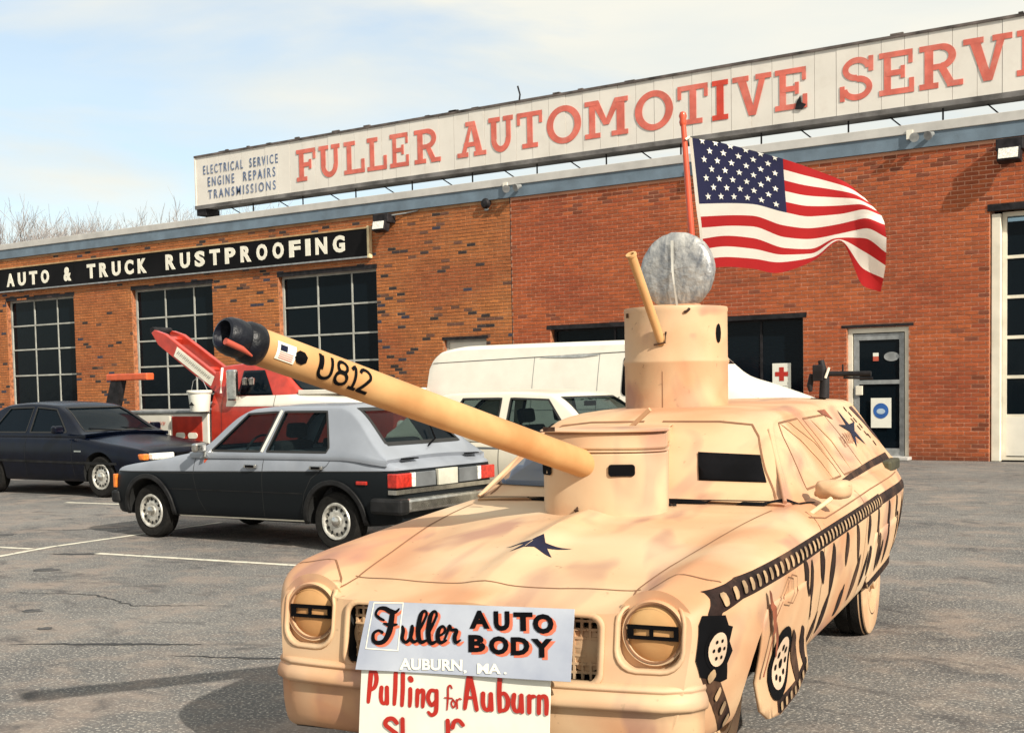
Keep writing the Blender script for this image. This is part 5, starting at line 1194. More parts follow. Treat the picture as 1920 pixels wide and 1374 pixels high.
def brush(mb, P, wd, f, cv, h, k=6, ox=0, oy=0):
    Q = catmull(P, k) if len(P) > 2 else dense(P, 30); Q = [(p[0]+ox, p[1]+oy) for p in Q]
    if isinstance(wd, (list, tuple)): g = curve([(i/(len(wd)-1), w_) for i, w_ in enumerate(wd)]); ws = [g(i/(len(Q)-1)) for i in range(len(Q))]
    else: ws = wd
    vs, fs = ribbon2d(Q, ws); mb.add([f(*cv(x, y), h) for x, y in vs], fs)
    for p, w_ in ((Q[0], ws[0] if isinstance(ws, list) else ws), (Q[-1], ws[-1] if isinstance(ws, list) else ws)):
        mb.add([f(*cv(p[0]+w_*.48*math.cos(a*PI/5), p[1]+w_*.48*math.sin(a*PI/5)), h+.00012) for a in range(10)], [tuple(range(10))])
SCR = [([(335, 215), (290, 195), (262, 165), (285, 125), (335, 122), (385, 145), (430, 150), (458, 125)], [16, 26, 22, 24, 34, 40, 26, 14]),
       ([(405, 150), (398, 220), (385, 300), (350, 370), (300, 392), (255, 375), (252, 320), (290, 295), (325, 310)], [40, 46, 48, 40, 34, 32, 26, 20, 26]),
       ([(335, 240), (390, 252), (445, 248)], [14, 30, 16]),
       ([(492, 262), (500, 300), (492, 360), (520, 388), (555, 360), (572, 300), (572, 262)], [18, 30, 30, 26, 28, 30, 28]),
       ([(572, 270), (562, 350), (585, 385), (625, 370)], [28, 30, 28, 14]),
       ([(612, 330), (660, 240), (690, 165), (668, 140), (640, 180), (622, 300), (640, 385), (700, 370)], [14, 22, 20, 22, 36, 40, 34, 14]),
       ([(700, 340), (745, 240), (772, 170), (752, 142), (722, 185), (704, 310), (722, 395), (785, 375)], [14, 22, 20, 22, 36, 40, 34, 14]),
       ([(775, 345), (825, 320), (840, 285), (818, 262), (790, 290), (780, 350), (800, 392), (850, 375)], [16, 20, 20, 22, 32, 36, 30, 16]),
       ([(835, 370), (862, 300), (876, 258), (890, 290), (930, 295), (915, 350), (925, 392), (962, 372)], [16, 22, 26, 24, 30, 34, 28, 12])]
bx = MB(); brush(bx, [(240, 80), (490, 78)], 9, q1, px1, .0022); brush(bx, [(490, 78), (455, 455)], 9, q1, px1, .0025); brush(bx, [(455, 455), (190, 435)], 9, q1, px1, .0022); brush(bx, [(190, 435), (240, 80)], 9, q1, px1, .0025)
bx.obj('white_box', IVORY, t1)
sh = MB(); fg = MB()
for i, (P_, wd) in enumerate(SCR): brush(sh, P_, wd, q1, px1, .0012+.0001*i, ox=18, oy=18); brush(fg, P_, wd, q1, px1, .0036+.0003*i)
def blk(s, x0, x1, y0, y1, rot=0, mbs=None, bold=.05, f=q1, cv=px1, ox=0, oy=0, h=0):
    vs, fs = text2d(s, bold, 1.0, 0.0)
    out_ = []
    for u, v, _ in vs:
        X, Y = lerp(x0, x1, u)+ox, lerp(y1, y0, v)+oy+rot*(lerp(x0, x1, u)-x0); out_.append(f(*cv(X, Y), h))
    mbs.add(out_, fs)
for s, x0, x1, y0, y1 in (('A', 1032, 1190, 135, 282), ('U', 1222, 1345, 140, 300), ('T', 1375, 1522, 148, 300), ('O', 1522, 1680, 160, 322), ('B', 1022, 1155, 332, 470), ('O', 1182, 1335, 342, 490), ('D', 1352, 1495, 350, 495), ('Y', 1505, 1670, 362, 512)):
    blk(s, x0, x1, y0, y1, .03*0, sh, .055, ox=22, oy=20, h=.0014); blk(s, x0, x1, y0, y1, 0, fg, .055, h=.0040)
sh.obj('coral_lettering_shadow', ORRED, t1); fg.obj('black_lettering', BLACK, t1)
for s, x0, x1, y0, y1 in (('AUBURN', 472, 975, 515, 605), (',', 985, 1010, 612, 640), ('MA', 1092, 1275, 560, 640), ('.', 1300, 1320, 628, 645)): b = MB(); blk(s, x0, x1, y0, y1, .03 if len(s) > 3 else .02, b, .035, h=.0045); b.obj('white_lettering', IVORY, t1)
q2 = quadmap((-.388, -.197, .520), (.372, -.197, .535), (.362, -.215, .105), (-.408, -.215, .09), FN)
t2 = board('tug_of_war_sign', 'white board with red brush lettering Pulling for Auburn below the grey sign', q2, BOARD)
def px2(x, y):
    # zoomed tracing coordinates: left edge 120 at the top to 80 lower down, right edge 1625; y 605 top
    v = (y-600-.062*(x-120))/1010; u = (x-118+ (y-605)*.085)/(1508+(y-605)*.03); return u, v
RL = MB()
S2 = [([(200, 640), (185, 760), (165, 900)], [42, 40, 30]), ([(195, 635), (235, 640), (245, 700), (225, 770), (180, 800)], [30, 36, 38, 34, 24]),
      ([(285, 770), (275, 850), (285, 905), (320, 890), (330, 770)], [36, 36, 32, 34, 36]), ([(330, 770), (325, 910)], 36),
      ([(410, 645), (400, 780), (385, 915)], [36, 36, 30]), ([(470, 650), (462, 790), (448, 925)], [36, 36, 30]),
      ([(525, 780), (520, 860), (512, 930)], [34, 34, 28]), ([(530, 690), (535, 705)], 46),
      ([(585, 790), (578, 860), (572, 930)], [34, 34, 28]), ([(585, 830), (610, 795), (630, 800), (625, 870), (618, 935)], [22, 30, 34, 34, 28]),
      ([(735, 800), (690, 795), (665, 860), (690, 920), (730, 880)], [30, 32, 34, 34, 28]), ([(738, 795), (732, 900), (720, 980), (685, 1005), (662, 980)], [34, 34, 34, 32, 26]),
      ([(862, 775), (850, 750), (832, 770), (825, 860), (812, 960)], [12, 14, 16, 16, 10]), ([(800, 855), (860, 860)], 12), ([(865, 870), (850, 905), (865, 940), (882, 905), (865, 870)], 13), ([(895, 870), (895, 945)], 14), ([(895, 890), (915, 862), (930, 868)], 12),
      ([(1000, 670), (980, 800), (955, 945)], [34, 38, 30]), ([(1010, 670), (1030, 800), (1048, 955)], [36, 38, 34]), ([(970, 850), (1040, 855)], 26),
      ([(1105, 815), (1100, 900), (1115, 950), (1150, 940), (1165, 820)], [36, 36, 32, 34, 36]), ([(1165, 820), (1165, 955)], 34),
      ([(1240, 690), (1230, 820), (1228, 965)], [38, 38, 34]), ([(1230, 830), (1270, 815), (1295, 870), (1280, 945), (1232, 960)], [26, 32, 38, 34, 28]),
      ([(1345, 825), (1335, 905), (1350, 960), (1385, 945), (1400, 830)], [36, 36, 32, 34, 36]), ([(1400, 830), (1400, 968)], 34),
      ([(1460, 835), (1455, 970)], 36), ([(1460, 870), (1480, 838), (1500, 838)], [26, 30, 30]),
      ([(1535, 835), (1528, 975)], 34), ([(1535, 870), (1560, 835), (1585, 845), (1590, 900), (1585, 980)], [24, 30, 36, 36, 32]),
      ([(400, 1075), (370, 1040), (325, 1045), (305, 1090), (345, 1130), (395, 1170)], 38), ([(450, 1040), (440, 1250)], 36), ([(815, 1048), (810, 1250)], 36), ([(935, 1085), (905, 1048), (870, 1055), (850, 1110)], 34)]
for i, (P_, wd) in enumerate(S2): brush(RL, P_, wd, q2, px2, .0015+.00015*i)
RL.obj('red_lettering', VRED, t2)

nose_tree(t1); nose_tree(t2)

# ---------------------------------------------------------------- two tone hatchback
def twotone(a, c):
    M = mat('silver_over_black_paint', (.25, .27, .31), .42, .0, var=.08, vscale=3, coat=.0, spec=.12, dirt=.15, dirtcol=(.3, .29, .28)); t = M.node_tree; b = t.nodes['Principled BSDF']; src = b.inputs['Base Color'].links[0].from_socket
    tcn = [n for n in t.nodes if n.bl_idname == 'ShaderNodeTexCoord'][0]; s_ = nd(t, 'ShaderNodeSeparateXYZ'); mu = nd(t, 'ShaderNodeMath', operation='MULTIPLY_ADD'); mu.inputs[1].default_value = a; mu.inputs[2].default_value = c
    lt = nd(t, 'ShaderNodeMath', operation='LESS_THAN'); x = nd(t, 'ShaderNodeMix', data_type='RGBA'); x.inputs['B'].default_value = (.007, .009, .011, 1)
    t.links.new(tcn.outputs['Object'], s_.inputs[0]); t.links.new(s_.outputs['X'], mu.inputs[0]); t.links.new(s_.outputs['Z'], lt.inputs[0]); t.links.new(mu.outputs[0], lt.inputs[1])
    t.links.new(lt.outputs[0], x.inputs['Factor']); t.links.new(src, x.inputs['A']); t.links.new(x.outputs['Result'], b.inputs['Base Color']); return M
TT = twotone(.020, .712); SILV = mat('silver_paint', (.25, .27, .31), .38, .1, var=.05, vscale=3, coat=.35, dirt=.15, dirtcol=(.3, .29, .28))
hb = thing('hatchback', 'silver over black two tone hatchback parked facing left in the middle row', 'car', (-11.68, 9.12+.82, 0))
HB = dict(W=.82, L=4.02, plan=[(0, .74), (.08, .785), (.4, .815), (3.3, .82), (3.8, .80), (4.02, .775)], top=[(0, .72), (.05, .765), (.25, .80), (.7, .86), (1.35, .95), (3.3, .955), (3.8, .92), (3.93, .875), (4.02, .83)],
          edge=[(0, .66), (.1, .72), (.7, .80), (1.4, .86), (3.3, .88), (3.9, .84), (4.02, .80)], mat=TT, roofmat=SILV, wheels=[.62, 3.30], wr=.29, arch=.36,
          roof=[(1.28, .94), (1.42, .985), (1.86, 1.32), (2.02, 1.378), (2.5, 1.40), (3.2, 1.40), (3.32, 1.375), (3.84, .975), (3.95, .895)], belt=[(1.28, .925), (2.5, .93), (3.4, .93), (3.95, .88)], wb=.80, wt=.60, zr=1.40,
          side_windows=[[(1.60, .955), (1.98, 1.325), (2.40, 1.345), (2.30, .955)], [(2.40, .955), (2.49, 1.345), (3.06, 1.345), (3.22, 1.0), (3.20, .955)]],
          windscreen=[(-.64, .99), (-.52, 1.33), (.52, 1.33), (.64, .99)], ws_end=2.05, rear_glass=[(-.57, 1.03), (-.47, 1.36), (.47, 1.36), (.57, 1.03)], rg_start=3.22, seats=[2.35, 3.15], seat=INTER, drv=-1, nh=12, zb=.24, tail=.1)
body, bb, gbb = car(hb, HB)
MB().box(3.2, 3.72, -.6, .6, .88, .955).obj('parcel_shelf', BURG, hb, bevel=.02)
sd_ = lambda u, v: (u, -2, v); SL = (0, 1, 0)
hs = MB()
for P_ in ([(1.36, .95), (1.34, .70), (1.40, .45), (1.5, .30)], [(2.36, .95), (2.34, .3)], [(3.30, .95), (3.22, .83), (3.02, .70), (2.92, .55), (2.86, .35)]): line_on(hs, P_, .007, bb, sd_, SL, .0015)
line_on(hs, [(.1, .712), (1.2, .72), (2.5, .758), (3.9, .784)], .010, bb, sd_, SL, .0022)
hs.obj('panel_gaps', DKSEAM, hb)
b = MB(); line_on(b, [(1.05, .262), (2.9, .278)], .016, bb, sd_, SL, .004); b.obj('sill_strip', IVORY, hb)
b = MB(); line_on(b, [(.95, .545), (2.9, .55)], .010, bb, sd_, SL, .003); b.obj('rub_strip', CHARC, hb)
for x in (2.12, 3.02):
    MB().box(x, x+.17, -.845, -.815, .79, .825).obj('door_handle', CHROME, hb, bevel=.006); MB().box(x+.03, x+.14, -.852, -.846, .795, .82).obj('handle_recess', BLACK, hb)
for x in (.62, 3.30):      # flared arch lips
    b = MB()
    P_ = [(x+math.cos(math.radians(a))*.38, .29+math.sin(math.radians(a))*.38) for a in range(-8, 190, 6)]; line_on(b, P_, .05, bb, sd_, SL, .006, .03)
    o = b.obj('wheel_arch_lip', CHARC, hb, 60); md = o.modifiers.new('s', 'SOLIDIFY'); md.thickness = .02; md.offset = 1
for x0, x1, m_, nm in ((.02, .07, AMBER, 'side_marker'),): MB().box(x0, x1, -.80, -.70, .53, .68).obj(nm, m_, hb, bevel=.008)
MB().box(3.60, 3.73, -.825, -.80, .655, .69).obj('side_marker', REDL, hb, bevel=.006)
b = MB(); b.box(-.03, .10, -.80, .80, .36, .50); b.obj('front_bumper', CHARC, hb, bevel=.03)
MB().box(-.015, .03, -.66, .66, .52, .66).obj('front_grille', BLACK, hb, bevel=.01)
MB().box(3.97, 4.15, -.70, .70, .40, .53).obj('rear_bumper', CHROME, hb, bevel=.03); 
for sg in (-1, 1): MB().box(3.78, 4.16, sg*.77-.075, sg*.77+.075, .385, .535).obj('bumper_corner', CHARC, hb, bevel=.03)
XR_ = 4.072
for sg in (-1, 1):
    MB().box(3.96, XR_+.005, min(sg*.79, sg*.56), max(sg*.79, sg*.56), .63, .765).obj('tail_lamp', REDL, hb, bevel=.01)
    MB().box(3.98, XR_+.004, min(sg*.555, sg*.50), max(sg*.555, sg*.50), .63, .765).obj('reversing_lamp', CLEAR, hb, bevel=.008)
    MB().box(3.98, XR_, min(sg*.495, sg*.19), max(sg*.495, sg*.19), .625, .765).obj('trim_panel', TRIM, hb, bevel=.005)
MB().box(3.98, XR_+.006, -.155, .155, .62, .775).obj('licence_plate', mat('plate_cream', (.5, .48, .40), .5), hb, bevel=.003)
MB().box(3.97, XR_-.002, -.79, .79, .57, .612).obj('lower_trim', CHROME, hb)
MB().box(3.96, 4.0, -.58, -.36, .888, .900).obj('badge', BLACK, hb); MB().box(3.96, 4.0, .42, .62, .888, .900).obj('badge', BLACK, hb)
MB().tube([(3.88, -.05, 1.0), (3.83, .12, 1.06), (3.66, .25, 1.20)], .010, 6).obj('rear_wiper', BLACK, hb)
b = MB(); b.box(-.05, .03, -.09, .06, -.045, .05); mo = b.obj('door_mirror', CHROME, hb, bevel=.02); mo.location = (1.50, -.84, .985)
MB().tube([(.0, .06, -.03), (.05, .0, -.10)], .015, 8).obj('mirror_stalk', CHROME, mo)
b = MB(); line_on(b, [(1.50, .93), (1.52, .88), (1.50, .83)], [.05, .06, .02], bb, sd_, SL, .003); b.obj('rust_spot', mat('rust', (.45, .07, .03), .8, var=.3), hb)
b = MB(); line_on(b, [(2.335, .95), (2.445, 1.36)], .035, gbb, sd_, SL, .005); b.obj('pillar_strip', IVORY, hb)

# ---------------------------------------------------------------- dark saloon
ds = thing('dark_saloon', 'midnight blue saloon with wrap round headlamps at the left edge', 'car', (-15.22, 12.36+.9, 0), PI+.02)
DS = dict(W=.88, L=4.75, plan=[(0, .66), (.06, .76), (.25, .84), (.8, .875), (3.8, .88), (4.75, .80)], top=[(0, .66), (.05, .72), (.3, .79), (.9, .87), (1.45, .94), (3.9, 1.0), (4.75, .92)], edge=[(0, .60), (.1, .68), (.9, .78), (1.5, .86), (4.75, .84)],
          mat=DBLUE, wheels=[.90, 3.6], wr=.315, arch=.38, roof=[(1.25, .93), (1.4, .985), (2.0, 1.33), (2.25, 1.41), (2.9, 1.445), (3.4, 1.42), (4.0, 1.15), (4.3, 1.0)], belt=.945, wb=.82, wt=.60, zr=1.44,
          side_windows=[[(1.72, .985), (2.16, 1.34), (2.66, 1.375), (2.62, .985)], [(2.72, .985), (2.74, 1.375), (3.34, 1.365), (3.62, .985)]], windscreen=[(-.68, 1.0), (-.52, 1.36), (.52, 1.36), (.68, 1.0)], ws_end=2.3,
          rear_glass=[(-.62, 1.05), (-.5, 1.34), (.5, 1.34), (.62, 1.05)], rg_start=3.35, seats=[2.5, 3.4], glass=DGLASS, drv=-1, nh=14, crown=.05)
body, bb, gbb = car(ds, DS)
for sg in (-1, 1):
    MB().box(-.07, .18, min(sg*.24, sg*.66), max(sg*.24, sg*.66), .575, .675).obj('headlight', CLEAR, ds, bevel=.02); MB().box(.0, .24, min(sg*.665, sg*.78), max(sg*.665, sg*.78), .575, .668).obj('indicator', AMBER, ds, bevel=.02)
    o = MB().box(-.05, .06, -.09, .09, -.06, .06).obj('door_mirror', DBLUE, ds, bevel=.03); o.location = (1.72, sg*.96, 1.03)
MB().box(-.09, .02, -.22, .22, .58, .67).obj('grille', BLACK, ds, bevel=.01)
MB().box(-.10, .12, -.76, .76, .34, .50).obj('front_bumper', CHARC, ds, bevel=.05); MB().box(-.02, .2, -.70, .70, .18, .335).obj('air_dam', BLACK, ds, bevel=.03)
b = MB(); line_on(b, [(.5, .52), (4.4, .55)], .035, bb, lambda u, v: (u, 2, v), (0, -1, 0), .006); b.obj('rub_strip', CHARC, ds)
b = MB(); line_on(b, [(1.30, .70), (1.46, .70)], .022, bb, lambda u, v: (u, 2, v), (0, -1, 0), .004); b.obj('badge', CHROME, ds)
hs = MB()
for P_ in ([(1.55, .95), (1.5, .3)], [(2.67, .96), (2.66, .3)]): line_on(hs, P_, .006, bb, lambda u, v: (u, 2, v), (0, -1, 0), .002)
hs.obj('panel_gaps', DKSEAM, ds)
MB().tube([(1.28, -.5, .99), (1.5, -.05, 1.04)], .008, 5).tube([(1.28, .1, .99), (1.5, .55, 1.04)], .008, 5).obj('wiper', BLACK, ds)

# ---------------------------------------------------------------- cream compact behind the hatchback
cc = thing('cream_compact', 'cream small car behind the silver hatchback, windscreen facing right', 'car', (-5.55, 11.1+.82, 0), PI)
CC = dict(W=.82, L=4.1, plan=[(0, .72), (.1, .78), (.5, .81), (3.6, .82), (4.1, .76)], top=[(0, .78), (.05, .84), (.3, .90), (1.1, 1.04), (3.8, 1.06), (4.1, .98)], edge=[(0, .72), (.1, .80), (1.1, .93), (4.1, .92)], mat=CREAM, wheels=[.75, 3.25], wr=.30, arch=.36,
          roof=[(1.0, 1.02), (1.12, 1.06), (1.58, 1.40), (1.75, 1.475), (2.3, 1.505), (3.0, 1.50), (3.3, 1.45), (3.85, 1.06)], belt=1.02, wb=.78, wt=.62, zr=1.50,
          side_windows=[[(1.42, 1.06), (1.74, 1.41), (2.22, 1.43), (2.22, 1.06)], [(2.34, 1.06), (2.34, 1.43), (2.86, 1.43), (3.05, 1.06)], [(3.12, 1.08), (3.0, 1.40), (3.15, 1.40), (3.4, 1.1)]], windscreen=[(-.66, 1.075), (-.54, 1.43), (.54, 1.43), (.66, 1.075)], ws_end=1.80,
          rear_glass=[(-.6, 1.1), (-.5, 1.42), (.5, 1.42), (.6, 1.1)], rg_start=3.2, seats=[2.15, 3.1], drv=-1, crown=.04, seat=INTER)
body, bb, gbb = car(cc, CC)
hs = MB(); line_on(hs, [(1.1, .90), (3.9, .91)], .02, bb, lambda u, v: (u, 2, v), (0, -1, 0), .003); hs.obj('side_moulding', TRIM, cc)
hs = MB(); line_on(hs, [(1.35, .98), (1.3, .3)], .006, bb, lambda u, v: (u, 2, v), (0, -1, 0), .003); line_on(hs, [(2.28, 1.0), (2.26, .3)], .006, bb, lambda u, v: (u, 2, v), (0, -1, 0), .003); line_on(hs, [(3.1, 1.0), (2.95, .6)], .006, bb, lambda u, v: (u, 2, v), (0, -1, 0), .003); hs.obj('panel_gaps', DKSEAM, cc)
MB().box(1.60, 1.63, -.11, .11, 1.335, 1.39).obj('rear_view_mirror', BLACK, cc, bevel=.01)
MB().box(-.08, .1, -.74, .74, .42, .55).obj('front_bumper', CHROME, cc, bevel=.03)
for sg in (-1, 1): MB().box(-.03, .03, min(sg*.42, sg*.68), max(sg*.42, sg*.68), .62, .76).obj('headlight', CLEAR, cc, bevel=.02); MB().box(4.06, 4.12, min(sg*.45, sg*.74), max(sg*.45, sg*.74), .68, .86).obj('tail_lamp', REDL, cc, bevel=.02); o = MB().box(-.04, .05, -.08, .08, -.05, .05).obj('door_mirror', BLACK, cc, bevel=.02); o.location = (1.5, sg*.88, 1.10)

# ---------------------------------------------------------------- white van
vn = thing('white_van', 'plain white windowless delivery van parked along the brick wall', 'van', (-6.25, 15.5+.98, 0), PI)
def van_half(s):
    top = curve([(0, 1.02), (.05, 1.12), (.2, 1.22), (.6, 1.38), (1.0, 1.52), (1.42, 1.66), (1.92, 2.06), (2.1, 2.12), (2.6, 2.17), (5.4, 2.18), (5.85, 2.13), (6.0, 2.04), (6.08, 1.9)])(s)
    w_ = curve([(0, .80), (.1, .90), (.5, .96), (5.8, .98), (6.08, .94)])(s); b = .36; k = min(1, max(0, (top-1.3)/.85)); wt = lerp(w_*.93, w_*.80, k); r_ = lerp(.05, .11, k)
    return [(0, b), (w_*.7, b), (w_*.95, b+.01), (w_*.99, b+.08), (w_, .7), (w_, 1.0 if top > 1.15 else top-.12), (lerp(w_, wt, .5), lerp(min(1.2, top-.10), top-r_, .5)), (wt, top-r_), (wt-.02, top-r_*.45), (wt-r_*.8, top-.012), (wt*.7, top+.012), (wt*.35, top+.022), (0, top+.026)]
st = stations(0, 6.08, .1, (.03, .06, 6.05, 6.02)); rings = [(s, full_ring(van_half(s), 2)) for s in st]; vs, fs = ring_mesh(rings, (8, 8)); vbb = bvh_of(vs, fs)
vb = MB().add(vs, fs).obj('body', WHITE, vn); boolcut(vb, [cyl_cut(s, .36, .44, lambda u, v, h: (u, h, v), sg*.55, sg*1.2) for s in (1.05, 4.55) for sg in (-1, 1)])
for s in (1.05, 4.55):
    for sg in (-1, 1): wheel(vn, Vector((s, sg*.84, .36)), .36, .2, sg)
vsd = (lambda u, v: (u, 2, v)); VD = (0, -1, 0)
b = MB(); line_on(b, [(2.3, 2.03), (6.0, 1.95)], .016, vbb, vsd, VD, .012); b.obj('drip_rail', WHITE, vn)
b = MB(); line_on(b, [(2.2, 2.018), (6.0, 1.938)], .010, vbb, vsd, VD, .004)
for P_ in ([(1.95, 2.0), (1.95, .5)], [(3.0, 2.0), (3.0, .5)], [(4.1, 2.0), (4.1, .5)], [(2.0, 1.22), (5.9, 1.20)]): line_on(b, P_, .007, vbb, vsd, VD, .003)
b.obj('panel_gaps', TRIM, vn)
b = MB(); line_on(b, [(3.0, 1.985), (3.25, 1.98), (3.9, 1.972), (4.0, 1.965)], [.01, .05, .03, .005], vbb, vsd, VD, .012); b.obj('dented_gutter', CHROME, vn)
decal('door_glass', [(1.66, 1.42), (1.90, 1.86), (2.12, 1.90), (2.12, 1.42)], vbb, vsd, VD, DGLASS, vn, .006, .1, thick=.004)
decal('door_glass', rounded(2.20, 1.40, 2.60, 1.96, .07), vbb, vsd, VD, BLACK, vn, .006, .1, thick=.008)
decal('windscreen', [(-.70, 1.82), (-.62, 2.01), (.62, 2.01), (.70, 1.82)], vbb, lambda u, v: (-1, u, v), (1, 0, 0), DGLASS, vn, .006, .1, thick=.004)
b = MB(); line_on(b, [(3.0, 1.42), (3.12, 1.43), (3.13, 1.37), (3.06, 1.36)], .010, vbb, vsd, VD, .004); line_on(b, [(3.20, 1.36), (3.25, 1.355)], .010, vbb, vsd, VD, .004); line_on(b, [(2.62, 1.38), (2.72, 1.36), (2.85, 1.35)], .014, vbb, vsd, VD, .004); b.obj('scuff_marks', CHARC, vn)
o = MB().box(-.07, .07, -.04, .05, -.05, .05).obj('door_mirror', BLACK, vn, bevel=.03); o.location = (1.2, .93, 1.66)
MB().box(-.1, .08, -.88, .88, .42, .60).obj('front_bumper', CHROME, vn, bevel=.03); MB().box(6.05, 6.22, -.9, .9, .42, .58).obj('rear_bumper', CHROME, vn, bevel=.03)

# ---------------------------------------------------------------- red and white tow truck (x here is world x)
tt = thing('tow_truck', 'red and white tow truck with raised boom behind the silver hatchback', 'truck', (-15.9, 14.5, 0))
def W_(x): return x+15.9
def tr_half(x):
    top = curve([(-16.0, 1.97), (-15.9, 2.0), (-15.0, 2.04), (-14.75, 2.0), (-14.2, 1.60), (-14.15, 1.55), (-13.9, 1.52), (-12.6, 1.44), (-12.3, 1.38), (-12.2, 1.2)])(x); w_ = curve([(-16, .93), (-14.2, .95), (-12.5, .92), (-12.2, .84)])(x)
    k = min(1, max(0, (top-1.5)/.5)); wt = lerp(w_*.90, w_*.76, k); r_ = .06
    return [(0, .5), (w_*.7, .5), (w_*.96, .51), (w_, .62), (w_, 1.0), (w_*.99, 1.30), (w_*.97, min(1.40, top-.10)), (lerp(w_*.96, wt, .5), lerp(min(1.43, top-.09), top-r_, .5)), (wt, top-r_), (wt-.02, top-r_*.4), (wt-.07, top-.005), (wt*.6, top+.012), (0, top+.018)]
st = stations(-16.0, -12.2, .09, (-15.97, -12.23)); rings = [(W_(s), [(y, z) for y, z in full_ring(tr_half(s), 2)]) for s in st]; vs, fs = ring_mesh(rings, (8, 8)); vs = [(x, y+.98, z) for x, y, z in vs]; tbb = bvh_of(vs, fs)
cb = MB().add(vs, fs).obj('cab', RED, tt); boolcut(cb, [cyl_cut(W_(-13.15), .40, .5, lambda u, v, h: (u, h, v), -.2, .5), cyl_cut(W_(-13.15), .40, .5, lambda u, v, h: (u, h, v), 1.5, 2.2)])
tsd = lambda u, v: (W_(u), -2, v); TD = (0, 1, 0)
decal('side_window', [(-15.42, 1.50), (-15.40, 1.90), (-14.92, 1.90), (-14.62, 1.50)], tbb, tsd, TD, DGLASS, tt, .006, .1, thick=.004)
decal('windscreen', rounded(.28, 1.56, 1.68, 1.95, .05), tbb, lambda u, v: (W_(-11), u, v), (-1, 0, 0), DGLASS, tt, .006, .08, thick=.004)
b = MB(); line_on(b, [(-15.65, 1.405), (-14.5, 1.41), (-13.6, 1.42), (-12.25, 1.35)], [.16, .17, .18, .16], tbb, tsd, TD, .005, .06); b.obj('white_side_band', WHITE, tt)
MB().box(W_(-14.1), W_(-12.35), .12, 1.84, 1.50, 1.57, M=Matrix.Translation((0, 0, 0))).obj('white_hood_panel', WHITE, tt, bevel=.01)
b = MB(); line_on(b, [(-14.55, 1.5), (-14.55, .6)], .008, tbb, tsd, TD, .012); line_on(b, [(-15.75, 1.8), (-15.75, .6)], .008, tbb, tsd, TD, .012); b.obj('panel_gaps', DKSEAM, tt)
b = MB(); b.box(W_(-15.52), W_(-15.32), -.06, .04, 1.42, 1.92); b.obj('chrome_mirror', CHROME, tt, bevel=.03); MB().tube([(W_(-15.65), -.0, 1.95), (W_(-15.6), -.08, 1.75), (W_(-15.66), -.04, 1.55)], .02, 8).obj('mirror_arm', WHITE, tt)
for x, z in ((-15.15, 1.72), (-15.0, 1.72)): MB().lathe([(.001, -.05), (.05, -.05), (.062, .05), (.001, .07)], 14, Matrix.Translation((W_(x), .02, z))).obj('chrome_horn', CHROME, tt, 40)
for k, x in enumerate((-15.7, -15.2, -14.9)): MB().box(W_(x)-.12, W_(x)+.12, .5, 1.5, 2.06, 2.13).lathe([(.08, 2.14), (.075, 2.24), (.04, 2.27), (.001, 2.275)], 16, Matrix.Translation((W_(x), .6, 0))).obj('roof_beacon', AMBER if k % 2 else CLEAR, tt, bevel=.01)
MB().box(W_(-15.98), W_(-15.88), .15, 1.8, .62, 1.9).obj('cab_guard', RED, tt, bevel=.01)
# service bed with lettered doors
MB().box(W_(-18.3), W_(-16.08), .05, 1.93, .55, 1.22).obj('service_bed', WHITE, tt, bevel=.02); MB().box(W_(-18.32), W_(-16.06), .02, 1.96, 1.221, 1.27).obj('bed_rail', GREYM, tt, bevel=.01)
MB().box(W_(-16.95), W_(-16.22), .035, .049, .62, 1.17).obj('red_bed_door', RED, tt, bevel=.004)
MB().box(W_(-18.1), W_(-17.0), .036, .049, .60, 1.18).obj('white_bed_door', WHITE, tt, bevel=.004)
b = MB(); rr = random.Random(9)
for r_, (a, c, y) in enumerate(((-17.75, -17.15, 1.05), (-17.62, -17.25, .95), (-17.78, -17.12, .84))):
    x = a
    while x < c:
        l = rr.uniform(.05, .09); line_tmp = [(x, y-.03), (x+l*.4, y+.035), (x+l*.6, y-.02), (x+l, y+.03)]; v_, f_ = ribbon2d(line_tmp, .018); b.add([(W_(u), .031-.0002*len(b.f), v) for u, v in v_], f_); x += l+.015
b.obj('red_script', mat('red_script', (.55, .12, .08), .6), tt)
b = MB()
for a in (-16.85, -16.55): b.prism(rounded(W_(a), .80, W_(a)+.22, .90, .045), lambda u, v, h: (u, h, v), .024, .034)
b.obj('white_plates', IVORY, tt)
b = MB(); b.tube([(W_(-15.95), .62, 1.62), (W_(-17.75), .62, 2.72)], .001, 4)
M = Matrix.Translation((W_(-16.05), .55, 1.50)) @ Matrix.Rotation(math.atan2(1.15, 1.95), 4, 'Y')
def beam(y0, name):
    b = MB(); P_ = [(.1, -.15), (.0, .14), (-1.95, .12), (-2.22, .05), (-2.26, -.03), (-2.0, -.13)]
    b.prism(P_, lambda u, v, h: tuple(M @ Vector((u, h+y0, v))), 0, .09); return b.obj(name, RED, tt, bevel=.01)
b0_ = beam(0, 'boom'); beam(.40, 'boom')
b = MB(); b.prism([(-.50, -.10), (-.50, .08), (-1.55, .08), (-1.55, -.10)], lambda u, v, h: tuple(M @ Vector((u, h-.006, v))), 0, .005); bp_ = b.obj('boom_plate', IVORY, tt)
b = MB(); rr = random.Random(3)
for k in range(11):
    x = -1.50+.085*k; v_, f_ = ribbon2d([(x, -.03), (x+.03, .035), (x+.04, -.025), (x+.07, .03)], .014); b.add([tuple(M @ Vector((u, -.0075-.0002*k, v))) for u, v in v_], f_)
b.obj('boom_script', CHARC, tt)
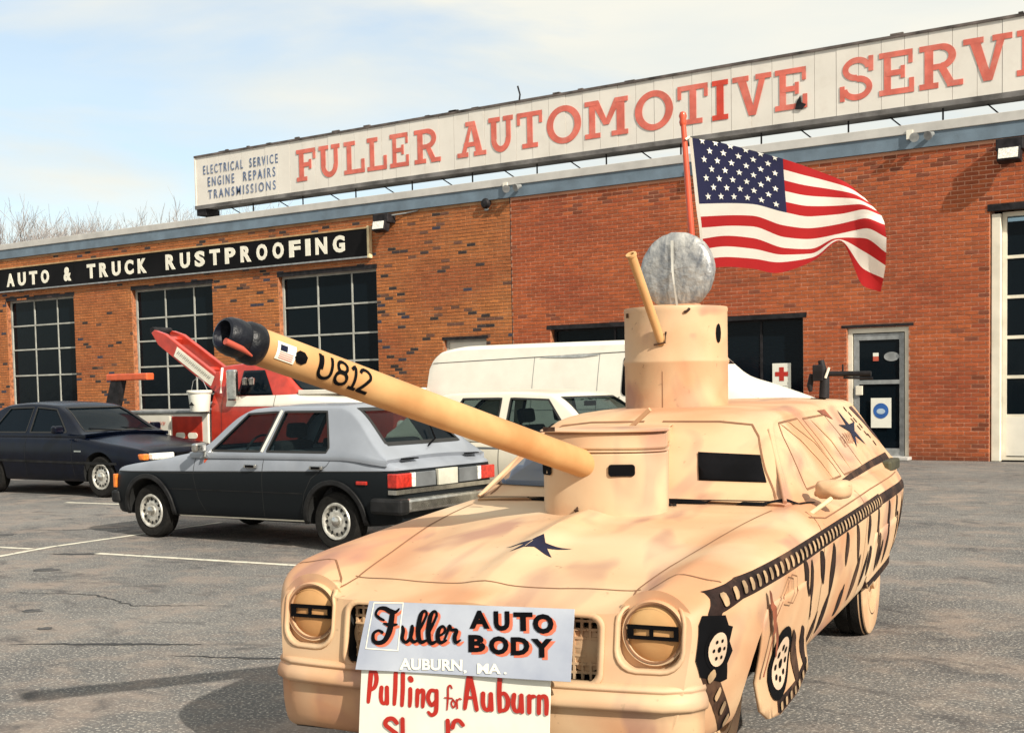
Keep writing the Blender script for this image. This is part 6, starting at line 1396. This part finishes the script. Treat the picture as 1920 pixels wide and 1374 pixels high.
MB().tube([M @ Vector((-2.3, .04, .0)), M @ Vector((-2.3, .45, .0))], .06, 12).obj('sheave', DKMETAL, tt); MB().box(-2.0, -1.9, .09, .4, -.05, .05, M=M).obj('cross_member', RED, tt); MB().box(-.9, -.8, .09, .4, -.05, .05, M=M).obj('cross_member', RED, tt)
MB().tube([(W_(-16.0), .6, .9), (W_(-15.98), .6, 1.62)], .07, 8).tube([(W_(-16.0), 1.3, .9), (W_(-15.98), 1.3, 1.62)], .07, 8).obj('boom_post', DKMETAL, tt)
MB().tube([(W_(-17.0), .6, 1.2), (W_(-16.1), .6, 1.58)], .025, 8).obj('hydraulic_ram', CHROME, tt)
MB().prism([(-19.2, .9), (-18.85, .9), (-18.55, 1.80), (-18.85, 1.80)], lambda u, v, h: (W_(u), h, v), .3, .42).obj('tail_panel', DKMETAL, tt, bevel=.01)
MB().box(W_(-18.95), W_(-17.85), .28, .45, 1.80, 1.92).obj('light_bar', mat('orange_bar', (.60, .10, .03), .4), tt, bevel=.02)
for x in (-13.15, -17.0):
    for y, sg in ((.12, -1), (1.84, 1)): wheel(tt, Vector((W_(x), y, .42)), .42, .22, sg)
MB().box(W_(-18.2), W_(-12.4), .55, 1.4, .42, .56).obj('chassis', UNDER, tt); MB().box(W_(-12.22), W_(-12.05), .1, 1.86, .5, .72).obj('front_bumper', CHROME, tt, bevel=.02)
for y in (.3, 1.66): MB().lathe([(.001, .06), (.09, .05), (.10, 0)], 20, Matrix.Translation((W_(-12.2), y, 1.0)) @ Matrix.Rotation(PI/2, 4, 'Y')).obj('headlight', CLEAR, tt, 40)
bk = thing('white_bucket', 'white plastic bucket hanging on the side of the red tow truck', 'bucket', (-16.12, 14.42, 1.25))
MB().lathe([(.001, 0), (.15, 0), (.155, .01), (.185, .30), (.20, .30), (.20, .345), (.185, .35), (.18, .33), (.145, .02), (.001, .02)], 28).obj('pail', BOARD, bk, 40); MB().lathe([(.202, .305), (.206, .31), (.206, .34), (.202, .345)], 28).obj('rim', WHITE, bk, 60)
b = MB(); b.tube([(-.2, 0, .33), (-.12, -.02, .50), (0, -.02, .56), (.12, -.02, .50), (.2, 0, .33)], .006, 6); b.obj('handle', GREYM, bk); b = MB(); b.prism([(-.07, .10), (.07, .10), (0, .16)], lambda u, v, h: (u, -.175-h, v), 0, .003); b.obj('printed_mark', CHARC, bk)
